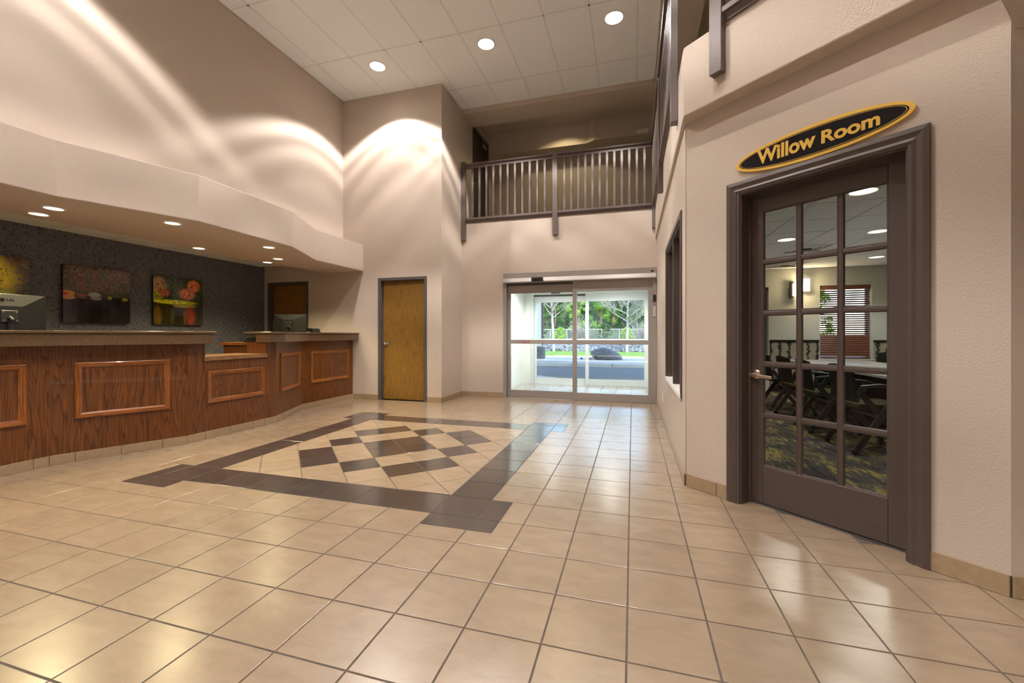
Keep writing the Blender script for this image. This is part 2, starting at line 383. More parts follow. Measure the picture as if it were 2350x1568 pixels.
# ================================================================== layout (metres)
YD, YS, XR, ZC = 16*T, 18.85*T, 1.33*T, 5.445        # office wall, entrance wall, right wall, lobby ceiling
XJ, XL, XK = -3.105, -5.085, -6.90                    # corner column face, upper left wall, wallpaper wall
YB = 8.10                                             # outer face of the vestibule / exterior wall line
WA = Vector((.4213, 1.9167)); WD = Vector((.7493, -.6622)); WN = Vector((-.6622, -.7493)); WANG = math.atan2(WD.y, WD.x)
WF = (WA.x, WA.y, 0, WANG)                            # local frame of the diagonal wall: x along it, -y towards the lobby
RC = WA+WD*1.61                                       # right end of the diagonal wall
def struct(o): return tag(o, kind='structure')
def wall(name, p0, p1, z0, z1, th, mat, holes=(), parent=None):
    """front face from p0 to p1, thickness to the left of that direction; holes (s0,s1,z0,z1)"""
    p0, p1 = Vector(p0), Vector(p1); L = (p1-p0).length; ang = math.atan2(p1.y-p0.y, p1.x-p0.x)
    ss = sorted({0, L, *[h[0] for h in holes], *[h[1] for h in holes]}); zs = sorted({z0, z1, *[h[2] for h in holes], *[h[3] for h in holes]})
    ss = [s for s in ss if 0 <= s <= L]; zs = [z for z in zs if z0 <= z <= z1]
    ns, nz = len(ss)-1, len(zs)-1
    def solid(i, k):
        if not (0 <= i < ns and 0 <= k < nz): return False
        a, b = (ss[i]+ss[i+1])/2, (zs[k]+zs[k+1])/2
        return not any(h[0] < a < h[1] and h[2] < b < h[3] for h in holes)
    vid = {}; V = []; F = []
    def v(i, d, k):
        if (i, d, k) not in vid: vid[(i, d, k)] = len(V); V.append((ss[i], th*d, zs[k]))
        return vid[(i, d, k)]
    for i in range(ns):
        for k in range(nz):
            if not solid(i, k): continue
            F.append((v(i, 0, k), v(i+1, 0, k), v(i+1, 0, k+1), v(i, 0, k+1)))
            F.append((v(i+1, 1, k), v(i, 1, k), v(i, 1, k+1), v(i+1, 1, k+1)))
            if not solid(i-1, k): F.append((v(i, 1, k), v(i, 0, k), v(i, 0, k+1), v(i, 1, k+1)))
            if not solid(i+1, k): F.append((v(i+1, 0, k), v(i+1, 1, k), v(i+1, 1, k+1), v(i+1, 0, k+1)))
            if not solid(i, k-1): F.append((v(i, 0, k), v(i, 1, k), v(i+1, 1, k), v(i+1, 0, k)))
            if not solid(i, k+1): F.append((v(i, 1, k+1), v(i, 0, k+1), v(i+1, 0, k+1), v(i+1, 1, k+1)))
    me = bpy.data.meshes.new(name); me.from_pydata(V, [], F); me.materials.append(mat); me.update()
    return struct(put(name, me, parent, (p0.x, p0.y, 0, ang)))
# ------------------------------------------------------------------ floor with its tiles
GR = .0072/T/2
def inset(poly, d):
    n = len(poly); a = sum(poly[i][0]*poly[(i+1) % n][1]-poly[(i+1) % n][0]*poly[i][1] for i in range(n))
    if a < 0: poly = poly[::-1]
    out = []
    for i in range(n):
        p, q, r = Vector(poly[i-1]), Vector(poly[i]), Vector(poly[(i+1) % n])
        e1, e2 = (q-p).normalized(), (r-q).normalized(); n1, n2 = Vector((-e1.y, e1.x)), Vector((-e2.y, e2.x))
        k = 1+n1.dot(n2)
        out.append(q+(n1+n2)*(d/max(k, .25)))
    return out
def clip(poly, x0, x1, y0, y1):
    for ax, lim, sg in ((0, x0, 1), (0, x1, -1), (1, y0, 1), (1, y1, -1)):
        out = []
        for i in range(len(poly)):
            a, b = poly[i-1], poly[i]; da, db = sg*(a[ax]-lim), sg*(b[ax]-lim)
            if (da >= 0) != (db >= 0):
                t = da/(da-db); out.append((a[0]+(b[0]-a[0])*t, a[1]+(b[1]-a[1])*t))
            if db >= 0: out.append(b)
        poly = out
        if len(poly) < 3: return []
    return poly
def tile_geo(mb, poly, cx=0, cy=0, z=0):
    p1 = inset(poly, GR); p2 = inset(poly, GR+.004)
    n = len(p1); b = len(mb.v)
    for P, zz in ((p1, z-.009), (p1, z-.0007), (p2, z)): mb.v += [((p.x-cx)*T, (p.y-cy)*T, zz) for p in P]
    for k in (0, 1):
        for i in range(n):
            j = (i+1) % n; mb.f.append((b+k*n+i, b+k*n+j, b+(k+1)*n+j, b+(k+1)*n+i)); mb.m.append(mb.cur)
    mb.f.append(tuple(b+2*n+i for i in range(n))); mb.m.append(mb.cur)
tiles = []      # (poly, material key)
def sq(x, y, w=1, h=1): return [(x, y), (x+w, y), (x+w, y+h), (x, y+h)]
MX0, MX1, MY0, MY1 = -12, -3, 3, 12                   # outer edge of the dark medallion frame, in tiles
corners = {}
for sx, ix, ox in ((-1, MX0, MX0-1), (1, MX1-1, MX1)):
    for sy, iy, oy in ((-1, MY0, MY0-1), (1, MY1-1, MY1)):
        corners[(ox, iy)] = ('h', sx, sy); corners[(ix, oy)] = ('v', sx, sy); corners[(ox, oy)] = ('c', sx, sy)
LOB = [(-18, -16), (1.6, -16), (9, -16), (9, 2.7), (5.25, 2.75), (1.36, 6.2), (1.36, 18.9), (-10.1, 18.9), (-10.1, 16.05), (-22.2, 16.05), (-22.2, -16)]
def inside(x, y):
    c = False
    for i in range(len(LOB)):
        (xa, ya), (xb, yb) = LOB[i-1], LOB[i]
        if (ya > y) != (yb > y) and x < (xb-xa)*(y-ya)/(yb-ya)+xa: c = not c
    return c
for i in range(-22, 9):
    for j in range(-16, 19):
        if not any(inside(i+a, j+b) for a in (.05, .5, .95) for b in (.05, .5, .95)): continue
        if i < -16 and (j < -14 or i < -21): continue
        if -12 <= i < -3 and 3 <= j < 12:
            if -11 <= i < -4 and 4 <= j < 11: continue
            tiles.append((sq(i, j), 'tile_dark')); continue
        if (i, j) in corners:
            k, sx, sy = corners[(i, j)]
            dx = 0 if sx > 0 else .5; dy = 0 if sy > 0 else .5
            if k == 'h':
                tiles.append((sq(i+dx, j, .5, 1), 'tile_dark')); tiles.append((sq(i+.5-dx, j, .5, 1), 'tile'))
            elif k == 'v':
                tiles.append((sq(i, j+dy, 1, .5), 'tile_dark')); tiles.append((sq(i, j+.5-dy, 1, .5), 'tile'))
            else:
                tiles.append((sq(i+dx, j+dy, .5, .5), 'tile_dark'))
                L = [(0, .5), (.5, .5), (.5, 0), (1, 0), (1, 1), (0, 1)]                 # notch at the lower left
                if sx < 0: L = [(1-a, b) for a, b in L]
                if sy < 0: L = [(a, 1-b) for a, b in L]
                tiles.append(([(i+a, j+b) for a, b in L], 'tile'))
            continue
        tiles.append((sq(i, j), 'tile'))
R2 = math.sqrt(.5)
for a in range(-6, 6):
    for b in range(-6, 6):
        P = [(-7.5+(u+w)*R2, 7.5+(u-w)*R2) for u, w in ((a, b), (a+1, b), (a+1, b+1), (a, b+1))]
        P = clip(P, -11, -4, 4, 11)
        if len(P) < 3: continue
        ar = abs(sum(P[i-1][0]*P[i][1]-P[i][0]*P[i-1][1] for i in range(len(P))))/2
        if ar < .03: continue
        ka, kb = (a if a >= 0 else -1-a), (b if b >= 0 else -1-b)
        dark = (ka == 0 and kb == 0) or (ka == 1 and kb == 1) or (ka == 0 and kb == 2) or (ka == 2 and kb == 0)
        tiles.append((P, 'tile_dark' if dark else 'tile_pale'))
def vis(poly):
    cx = sum(p[0] for p in poly)/len(poly)*T-CAMX; cy = sum(p[1] for p in poly)/len(poly)*T-CAMY
    r = cx*math.cos(YAW)+cy*math.sin(YAW); f = -cx*math.sin(YAW)+cy*math.cos(YAW)
    if f < .9 or abs(r/f) > 1.45 or cx+CAMX < -4.95: return 0
    ar = abs(sum(poly[i-1][0]*poly[i][1]-poly[i][0]*poly[i-1][1] for i in range(len(poly))))/2
    return ar/f**3
mb = MB(); mb.prism([(x*T, y*T) for x, y in [(-22.3, -16), (9, -16), (9, 3.1), (5.7, 3.1), (1.7, 6.7), (1.7, 18.85), (-10.1, 18.85), (-10.1, 16.1), (-22.3, 16.1)]], -.16, -.0022)
floor = struct(mb.build('floor', M['grout']))
rank = sorted(range(len(tiles)), key=lambda k: -vis(tiles[k][0]))
single = {}
for key, lim in (('tile', 300), ('tile_dark', 300), ('tile_pale', 300)):
    mine = [k for k in rank if tiles[k][1] == key]
    single[key] = set([k for k in mine if vis(tiles[k][0]) > 0][:300 if key != 'tile' else 232])
shared = {}
rest = MB()
for k, (poly, key) in enumerate(tiles):
    if k in single[key]:
        full = len(poly) == 4 and abs(poly[0][0]-round(poly[0][0])) < 1e-6 and abs(poly[2][0]-poly[0][0]-1) < 1e-6 and abs(poly[2][1]-poly[0][1]-1) < 1e-6 and poly[1][1] == poly[0][1]
        cx, cy = (poly[0][0]+.5, poly[0][1]+.5) if full else (sum(p[0] for p in poly)/len(poly), sum(p[1] for p in poly)/len(poly))
        if full and key in shared: o = put('floor_tile', shared[key], floor, (cx*T, cy*T, 0, 0))
        else:
            m_ = MB(); tile_geo(m_, poly, cx, cy); o = m_.build('floor_tile', M[key], floor, (cx*T, cy*T, 0, 0))
            if full: shared[key] = o.data
    else:
        rest.cur = 0 if key == 'tile' else 1; tile_geo(rest, poly)
tag(rest.build('floor_tile_field', [M['tile'], M['tile_dark']], floor), kind='stuff')
# vestibule floor
mb = MB(); mb.box(-2.6, .47, YS-.0, YB+.3, -.16, -.0022); fv = struct(mb.build('floor_vestibule', M['grout']))
sh = None
for i in range(-8, 2):
    for j in range(19, 27):
        if sh is None: m_ = MB(); tile_geo(m_, sq(-.5, -.5)); sh = m_.build('floor_tile', M['tile_grey'], fv, ((i+.5)*T, (j+.5)*T, 0, 0)).data
        else: put('floor_tile', sh, fv, ((i+.5)*T, (j+.5)*T, 0, 0))
# ------------------------------------------------------------------ lobby ceiling: 2x4 ft panels in a T-bar grid
GX, GY = .6085, 1.2325; GX0, GY0 = .085, 5.182
ZLOW = 2.506
BH = RC+WN*4.0                                        # far end of the bulkhead over the low passage
mb = MB(); mb.prism([(XL-.1, -6.1), (BH.x+.1, -6.1), (BH.x+.1, BH.y), (RC.x+.6, RC.y), (RC.x+.6, 2.2), (.381, 2.2), (.381, YS+.02), (XJ-.05, YS+.02), (XJ-.05, YD+.05), (XL-.1, YD+.05)], ZC+.03, ZC+.12)
ceil = struct(mb.build('ceiling', M['ceil_tile']))
pan = None
def inceil(x, y):
    if x > .381 and y > 1.85: return False
    if y > YS or (y > YD and x < XJ) or x < XL: return False
    return True
for i in range(-9, 4):
    for j in range(-9, 2):
        x0, y0 = GX0+i*GX, GY0+j*GY; x1, y1 = x0+GX, y0+GY
        cx0, cx1, cy0, cy1 = max(x0, XL), x1, y0, min(y1, YS)
        if i < 1 or y1 < 1.9: pass
        if y0 >= 1.85: cx1 = min(cx1, .381)
        if y0 >= YS or cx1-cx0 < .02: continue
        if y1 > YD and cx0 < XJ and cx1 <= XJ+.05: cy1 = min(cy1, YD)
        if y1 > YD and cx0 < XJ < cx1 and y0 >= YD-.05: cx0 = XJ
        if (cx0+cx1)/2 > .5 and cy1 > 1.9: cy1 = 1.9
        if (cx0+cx1)/2 > BH.x+.3 and (cy0+cy1)/2 < BH.y: continue
        full = cx1-cx0 > GX-1e-4 and cy1-cy0 > GY-1e-4
        c = ((cx0+cx1)/2, (cy0+cy1)/2)
        if full and pan: put('ceiling_panel', pan, ceil, (*c, 0, 0)); continue
        m_ = MB(); m_.box(cx0-c[0]+.006, cx1-c[0]-.006, cy0-c[1]+.006, cy1-c[1]-.006, ZC+.0015, ZC+.034)
        o = m_.build('ceiling_panel', M['ceil_tile'], ceil, (*c, 0, 0), bevel=.003)
        if full: pan = o.data
for i in range(-9, 5):
    x = GX0+i*GX
    if x < XL: continue
    m_ = MB(); m_.box(x-.012, x+.012, (-6 if x < BH.x+.2 else BH.y), YS if XJ < x < .38 else (YD if x < .3 else 1.8), ZC, ZC+.012); m_.build('grid_runner', M['ceil_grid'], ceil)
for j in range(-9, 1):
    y = GY0+j*GY
    m_ = MB(); m_.box(XL if y < YD else XJ, .381 if y > 1.85 else (2.0 if y > BH.y else BH.x+.1), y-.012, y+.012, ZC, ZC+.012); m_.build('grid_runner', M['ceil_grid'], ceil)
# ------------------------------------------------------------------ lobby walls
wall('wall_left', (XL, -6.2), (XL, YD), 2.70, ZC+.03, .15, M['wall'])
wall('wall_office', (XK-.12, YD), (XJ, YD), 0, ZC+.03, .15, M['wall'], [(-6.80-XK+.12, -5.87-XK+.12, 0, 2.155), (-4.33-XK+.12, -3.395-XK+.12, 0, 2.155)])
wall('wall_column', (XJ, YD+.149), (XJ, YB-.35), 0, 5.66, .149, M['wall'], [(6.42-YD-.149, 7.30-YD-.149, 3.3, 5.40)])
wall('wall_entrance', (XJ, YS), (XR, YS), 0, 3.28, .16, M['wall'], [(-2.28-XJ, .405-XJ, 0, 2.292)])
wall('wall_right', (XR, YS+.16), (XR, WA.y+.02), 0, 2.80, .14, M['wall'], [(YS+.16-3.75, YS+.16-2.17, .655, 2.155)])
wall('wall_diagonal', WA, RC, 0, 2.80, .15, M['wall'], [(.405, 1.275, 0, 2.125)])
wall('wall_return', RC, (RC.x+2.6, RC.y), 0, 2.75, .15, M['wall'])
wall('wall_wallpaper', (XK, -3.2), (XK, YD), 0, 2.66, .12, M['wallpaper'])
wall('wall_desk_end', (XL+.8, -3.05), (XK, -3.05), 0, 2.8, .15, M['wall'])
wall('wall_back', (4.4, -6.05), (XL-.2, -6.05), 0, ZC+.1, .15, M['wall'])
wall('wall_passage', (RC.x+2.6, RC.y+.1), (RC.x+2.6, -6.1), 0, 2.8, .15, M['wall'])
wall('wall_left_lower', (XL+.8, -6.1), (XL+.8, -3.05), 0, 2.8, .15, M['wall'])
# fascia that carries the upper floor on the right, proud of the walls below
FX = .385; FO = .125
FC = Vector((.384, 1.805))                            # outer corner of the fascia
mb = MB(); fe = RC+WN*FO+WD*.55
mb.prism([(FX, YS+.02), (FX, FC.y), tuple(fe), tuple(fe-WN*.3), (XR+.12, WA.y+.3), (XR+.12, YS+.02)], 2.78, 3.30)
struct(mb.build('wall_fascia', M['wall'], bevel=.012, seg=3))
# bulkhead over the low passage at the right, and that low ceiling
b0 = RC+WD*.02
wall('wall_bulkhead', b0, BH, ZLOW+.03, ZC+.02, .14, M['wall'])
wall('wall_bulkhead_side', (BH.x, BH.y), (BH.x, -6.1), ZLOW+.03, ZC+.02, .14, M['wall'])
mb = MB(); mb.prism([(BH.x-.004, -6.1), (4.4, -6.1), (4.4, RC.y-.001), tuple(b0-WD*.006), tuple(BH-WD*.006)], ZLOW, ZLOW+.06)
struct(mb.build('ceiling_passage', M['wall']))
# ------------------------------------------------------------------ soffit over the reception desk
SOF = [(-4.585, -3.0), (-4.575, .74), (-4.20, 1.64), (-4.25, 2.90), (-4.66, 3.78), (-4.653, YD)]
ZSB, ZST, ZT2 = 2.309, 2.781, 2.468
mb = MB(); mb.prism(SOF+[(-5.50, YD), (-5.50, 4.35), (-5.64, 4.05), (-5.64, -3.0)], ZSB, ZST)
struct(mb.build('wall_soffit', M['wall'], bevel=.008, seg=2))
mb = MB(); mb.box(XK, -5.50, -3.0, YD, ZT2+.02, ZT2+.12); cds = struct(mb.build('ceiling_desk', M['ceil_tile']))
for k in range(13):
    y0 = YD-GX*(k+1)-.1
    for x0, x1 in ((XK, -6.19), (-6.19, -5.50)):
        m_ = MB(); m_.box(x0+.008, x1-.008, y0+.008, y0+GX-.008, ZT2+.003, ZT2+.03); m_.build('ceiling_panel', M['ceil_tile'], cds, bevel=.003)
m_ = MB()
m_.box(-6.2, -6.18, -3, YD, ZT2, ZT2+.01); m_.build('grid_runner', M['ceil_grid'], cds)
for k in range(14):
    m_ = MB(); y = YD-GX*k-.1; m_.box(XK, -5.5, y-.01, y+.01, ZT2, ZT2+.01); m_.build('grid_runner', M['ceil_grid'], cds)
# ------------------------------------------------------------------ upper floor: corridor behind both balconies
mb = MB(); mb.box(XJ, 2.4, YS+.16, 7.95, 3.10, 3.30); struct(mb.build('floor_upper', M['carpet']))
mb = MB(); mb.prism([(XR+.12, YS+.16), (XR+.12, WA.y+.3), (.75, 1.6), (2.4, .6), (2.4, YS+.16)], 3.10, 3.30); struct(mb.build('floor_upper_side', M['carpet']))
wall('wall_upper_back', (XJ-.14, 7.80), (2.5, 7.80), 3.30, 5.66, .14, M['wall'])
wall('wall_upper_side', (2.30, 7.8), (2.30, .2), 3.30, 5.66, .14, M['wall'])
mb = MB(); mb.prism([(XJ, 7.35), (-.908, 7.35), (-.745, 7.24), (2.3, 7.24), (2.3, 7.80), (XJ, 7.80)], 5.20, 5.66); struct(mb.build('wall_upper_bulkhead', M['wall']))
mb = MB(); mb.prism([(.38, YS), (.38, .4), (2.44, .4), (2.44, 7.95), (XJ-.1, 7.95), (XJ-.1, YS)], 5.652, 5.72); struct(mb.build('ceiling_upper', M['wall']))
mb = MB(); mb.prism([(XJ, YS), (.381, YS), (.381, 1.80), (fe.x, fe.y), (fe.x+.35, fe.y+.39), (.90, 2.05), (.90, YS+.52), (XJ, YS+.52)], 5.362, 5.66); struct(mb.build('wall_header', M['wall']))
# ------------------------------------------------------------------ vestibule shell and exterior wall
wall('wall_vestibule_left', (-2.47, YS+.16), (-2.47, YB+.2), 0, 2.62, .12, M['wall_white'])
wall('wall_vestibule_right', (.44, YB+.2), (.44, YS+.16), 0, 2.62, .10, M['wall_white'])
mb = MB(); mb.box(-2.6, .55, YS+.16, YB+.2, 2.50, 2.62); struct(mb.build('ceiling_vestibule', M['wall_white']))
WX0 = -7.2
wall('wall_exterior', (WX0, YB), (5.3, YB), 0, 3.2, .22, M['wall_white'],
     [(-2.30-WX0, .40-WX0, 0, 2.30), (1.62-WX0, 2.69-WX0, .69, 2.13), (3.59-WX0, 4.45-WX0, .69, 2.13)])
# ------------------------------------------------------------------ meeting room behind the glazed door
mb = MB(); cp = [(XR+.14, YB), (5.2, YB), (5.2, .95), (RC.x+.1, RC.y+.15), tuple(WA-WN*.15+WD*1.3), tuple(WA-WN*.125+WD*1.275), tuple(WA-WN*.125+WD*.405), tuple(WA-WN*.15+WD*.4), (XR+.14, WA.y+.1)]
mb.prism(cp, -.12, .006); struct(mb.build('floor_carpet', M['carpet']))
ZW = 2.47
mb = MB(); mb.prism([(XR+.1, YB+.02), (5.25, YB+.02), (5.25, RC.y+.1), tuple(RC-WN*.1), (XR+.1, WA.y+.12)], ZW+.02, ZW+.1); cw = struct(mb.build('ceiling_meeting', M['frame_grey']))
pan = None
for i in range(8):
    for j in range(12):
        x0, y0 = XR+.14+i*.6585-.13, .7+j*.6585-.03
        if (Vector((x0+.33, y0+.33))-WA).dot(WN) > -.33 or x0 > 5.1 or y0+.6 > YB: continue
        if pan: put('ceiling_panel', pan, cw, (x0, y0, 0, 0)); continue
        m_ = MB(); m_.box(.008, .65, .008, .65, ZW, ZW+.03); pan = m_.build('ceiling_panel', M['ceil_tile'], cw, (x0, y0, 0, 0), bevel=.003).data
wm = wall('wall_meeting', (.56, YB-.001), (5.2, YB-.001), 0, ZW+.1, .02, M['wall_grey'], [(1.62-.56, 2.69-.56, .69, 2.13), (3.59-.56, 4.45-.56, .69, 2.13)])
wall('wall_meeting_side', (5.2, YB), (5.2, .8), 0, 2.8, .12, M['wall_grey'])
for x0, x1 in ((.56, 1.60), (2.71, 3.57), (4.47, 5.2)):
    mb = MB(); mb.box(x0, x1, YB-.008, YB-.003, .12, 1.02); mb.build('dado_wallpaper', M['forest_paper'], wm)
    mb = MB(); mb.box(x0, x1, YB-.03, YB-.001, 1.012, 1.058); mb.build('chair_rail', M['black'], wm, bevel=.004)
    mb = MB(); mb.box(x0, x1, YB-.02, YB-.001, .006, .12); mb.build('skirting', M['black'], wm)
mb = MB(); mb.box(-7.0, XJ-.15, YD+.15, YB, -.16, 0); struct(mb.build('floor_office', M['carpet']))
mb = MB(); mb.box(-7.2, 5.5, -6.4, YB+.3, -.5, -.17); struct(mb.build('foundation', M['concrete']))
# roof
mb = MB(); mb.box(-7.4, 5.5, -6.4, YB+.3, 5.80, 5.95); struct(mb.build('roof', M['roof']))
mb = MB(); mb.box(-7.2, -7.0, -6.4, YB+.3, 0, 5.8); struct(mb.build('wall_outer_left', M['concrete']))
mb = MB(); mb.box(5.3, 5.5, -6.4, YB+.3, 0, 5.8); struct(mb.build('wall_outer_right', M['concrete']))
mb = MB(); mb.box(-7.2, 5.5, YB, YB+.22, 3.2, 5.8); struct(mb.build('wall_outer_upper', M['concrete']))
mb = MB(); mb.box(-7.2, 5.5, -6.4, -6.2, 0, 5.8); struct(mb.build('wall_outer_back', M['concrete']))
# ------------------------------------------------------------------ tile baseboards
def baseboard(name, p0, p1, h=.09, start=0, mod=T, skip=()):
    """tiles along the line p0->p1; the room lies to the right of that direction"""
    p0, p1 = Vector(p0), Vector(p1); L = (p1-p0).length; ang = math.atan2(p1.y-p0.y, p1.x-p0.x); fr = (p0.x, p0.y, 0, ang)
    b = MB(); s = 0
    segs = []
    cut = [0]+sorted(v for k in skip for v in k)+[L]
    for a, c in zip(cut[::2], cut[1::2]): segs.append((a, c))
    for a, c in segs: b.box(a, c, -.006, 0, 0, h-.004)
    root = struct(b.build(name, M['grout'], None, fr))
    for a, c in segs:
        x = a-start
        while x < c:
            x0, x1 = max(a, x)+.002, min(c, x+mod)-.002
            if x1-x0 > .012:
                m_ = MB(); m_.box(x0, x1, -.012, -.002, 0.0005, h); m_.build('base_tile', M['base_tile'], root, fr, bevel=.002)
            x += mod
    return root
baseboard('baseboard_office', (-4.86, YD), (XJ, YD), .09, .1, T, [(-4.345+4.86, -3.38+4.86)])
baseboard('baseboard_column', (XJ, YD), (XJ, YS), .09, .05)
baseboard('baseboard_entrance', (XJ, YS), (-2.285, YS), .09, .1)
baseboard('baseboard_right', (XR, YS), (XR, WA.y), .09, .15)
baseboard('baseboard_diagonal', WA, WA+WD*.325, .098, 0, .245)
baseboard('baseboard_diagonal_end', WA+WD*1.337, RC, .098, 0, .30)
baseboard('baseboard_return', RC, (RC.x+2.5, RC.y), .098)
# ================================================================== doors and windows
CASE = [(-.004, 0), (-.004, .010), (.010, .013), (.016, .019), (.030, .015), (.044, .019), (.056, .024), (.080, .020), (.080, 0)]
# glazed door to the meeting room
d1 = struct(empty('door_1', (WA.x, WA.y, 0), WANG))
def dpart(mb, name, mat, parent=d1, **k): return mb.build(name, mat, parent, WF, **k)
S0, S1, ZH = .405, 1.275, 2.125
mb = MB(); Yn = (0, -1, 0)
mb.sweep(CASE, [((S0, 0, 0), (-1, 0, 0), Yn), ((S0, 0, ZH), (-1, 0, 1), Yn), ((S1, 0, ZH), (1, 0, 1), Yn), ((S1, 0, 0), (1, 0, 0), Yn)])
dpart(mb, 'casing', M['brown'])
mb = MB(); mb.box(S0, S0+.014, .0, .15, 0, ZH); mb.box(S1-.014, S1, 0, .15, 0, ZH); mb.box(S0, S1, 0, .15, ZH-.014, ZH)
mb.box(S0+.014, S0+.03, .09, .104, 0, ZH-.014); mb.box(S1-.03, S1-.014, .09, .104, 0, ZH-.014); mb.box(S0, S1, .09, .104, ZH-.03, ZH-.014)
dpart(mb, 'jamb', M['brown'])
leaf = empty('leaf', (WA.x, WA.y, 0), WANG); leaf.parent = d1; leaf.matrix_parent_inverse = WM[d1].inverted()
LY0, LY1 = .107, .147; L0, L1, LZ0, LZ1 = S0+.017, S1-.017, .012, ZH-.018
G0, G1, GZ0, GZ1 = .504, 1.162, .267, 2.0
for a, b in ((L0, G0), (G1, L1)): mb = MB(); mb.box(a, b, LY0, LY1, LZ0, LZ1); dpart(mb, 'stile', M['brown'], leaf, bevel=.003)
for a, b in ((LZ0, GZ0), (GZ1, LZ1)): mb = MB(); mb.box(G0, G1, LY0, LY1, a, b); dpart(mb, 'rail', M['brown'], leaf, bevel=.003)
cw_, rh_ = (G1-G0)/3, (GZ1-GZ0)/5
for i in (1, 2): mb = MB(); mb.box(G0+i*cw_-.011, G0+i*cw_+.011, LY0+.002, LY1-.002, GZ0, GZ1); dpart(mb, 'muntin', M['brown'], leaf, bevel=.005, seg=2)
for j in (1, 2, 3, 4):
    for i in range(3):
        mb = MB(); mb.box(G0+i*cw_+(.011 if i else 0), G0+(i+1)*cw_-(.011 if i < 2 else 0), LY0+.002, LY1-.002, GZ0+j*rh_-.011, GZ0+j*rh_+.011); dpart(mb, 'muntin', M['brown'], leaf, bevel=.005, seg=2)
for i in range(3):
    for j in range(5): mb = MB(); mb.box(G0+i*cw_+.008, G0+(i+1)*cw_-.008, .125, .129, GZ0+j*rh_+.008, GZ0+(j+1)*rh_-.008); dpart(mb, 'pane', M['glass_door'], leaf)
# inner beads round every pane
for i in range(3):
    for j in range(5):
        x0, x1, z0, z1 = G0+i*cw_+(.010 if i else 0), G0+(i+1)*cw_-(.010 if i < 2 else 0), GZ0+j*rh_+(.010 if j else 0), GZ0+(j+1)*rh_-(.010 if j < 4 else 0)
        mb = MB(); mb.sweep([(0, 0), (0, -.014), (.004, -.014), (.010, -.002), (.010, 0)], [((x0, .123, z0), (1, 0, 1), (0, 1, 0)), ((x1, .123, z0), (-1, 0, 1), (0, 1, 0)), ((x1, .123, z1), (-1, 0, -1), (0, 1, 0)), ((x0, .123, z1), (1, 0, -1), (0, 1, 0))], True)
        dpart(mb, 'glazing_bead', M['brown'], leaf)
lv = MB(); lv.lathe([(0, -.014), (.026, -.013), (.033, -.008), (.034, 0)], (.462, LY0, .89), 32, 'Y')
handle = dpart(lv, 'handle_rose', M['steel'], leaf, smooth=True)
lv = MB(); lv.tube([(.462, LY0-.005, .89), (.462, LY0-.05, .89)], .011, 16); lv.bar((.440, LY0-.052, .889), (.50, LY0-.060, .884), .014, .024); lv.bar((.495, LY0-.060, .884), (.585, LY0-.050, .876), .012, .021)
dpart(lv, 'lever', M['steel'], leaf, bevel=.003, seg=2)
mb = MB(); mb.box(S0+.014, S1-.014, .10, .15, -.0, .0065); dpart(mb, 'threshold', M['frame_grey'])
# the oval room sign
sg = empty('oval_room_sign', (WA.x, WA.y, 0), WANG); tag(sg, 'oval black and gold Willow Room sign above the glazed brown door', 'sign')
SCX, SCZ, SA, SB = .847, 2.311, .456, .100
def ell(a, b, y0, y1, n=96, hole=None):
    m_ = MB(); P = [(math.cos(2*PI*k/n), math.sin(2*PI*k/n)) for k in range(n)]
    for k in range(n):
        (c, s), (c2, s2) = P[k], P[(k+1) % n]
        A0, B0 = (SCX+a*c, SCZ+b*s), (SCX+a*c2, SCZ+b*s2)
        if hole: A1, B1 = (SCX+hole[0]*c, SCZ+hole[1]*s), (SCX+hole[0]*c2, SCZ+hole[1]*s2)
        else: A1 = B1 = (SCX, SCZ)
        if hole:
            m_.quad((A0[0], y1, A0[1]), (B0[0], y1, B0[1]), (B1[0], y1, B1[1]), (A1[0], y1, A1[1])); m_.quad((A1[0], y0, A1[1]), (B1[0], y0, B1[1]), (B1[0], y1, B1[1]), (A1[0], y1, A1[1]))
        else: m_.quad((A0[0], y1, A0[1]), (B0[0], y1, B0[1]), (A1[0], y1, A1[1]))
        m_.quad((A0[0], y0, A0[1]), (B0[0], y0, B0[1]), (B0[0], y1, B0[1]), (A0[0], y1, A0[1]))
    return m_
ell(SA, SB, 0, -.016).build('plate', M['gold'], sg, WF)
ell(SA-.024, SB-.019, -.016, -.0175).build('black_face', M['sign_black'], sg, WF)
ell(SA-.031, SB-.0235, -.0175, -.0182, 96, (SA-.034, SB-.026)).build('gold_line', M['gold'], sg, WF)
def text_mesh(body, h, w, bold=.0, ext=.001, shear=0, space=1.0):
    cu = bpy.data.curves.new('t', 'FONT'); cu.body = body; cu.align_x = 'CENTER'; cu.size = 1; cu.offset = bold; cu.extrude = .01; cu.shear = shear; cu.space_character = space
    o = bpy.data.objects.new('t', cu); COL.objects.link(o); dg = bpy.context.evaluated_depsgraph_get(); me = bpy.data.meshes.new_from_object(o.evaluated_get(dg))
    bpy.data.objects.remove(o); bpy.data.curves.remove(cu)
    xs = [v.co.x for v in me.vertices]; ys = [v.co.y for v in me.vertices]
    kx = w/(max(xs)-min(xs)) if w else h/(max(ys)-min(ys)); ky = h/(max(ys)-min(ys)); cx = (max(xs)+min(xs))/2; y0 = min(ys)
    for v in me.vertices: v.co = ((v.co.x-cx)*kx, -(v.co.z/.01)*ext, (v.co.y-y0)*ky)
    me.materials.clear(); return me
for body, sc, w, h_ in (('Willow', .700, .333, .092), ('Room', 1.030, .268, .076)):
    me = text_mesh(body, h_, w, .032, .0012); me.materials.append(M['gold'])
    o = put('lettering', me, sg, (0, 0, 0, 0)); o.matrix_basis = fm(WF) @ Matrix.Translation((sc, -.0186, 2.274)); tag(o, 'gold raised letters reading %s' % body)
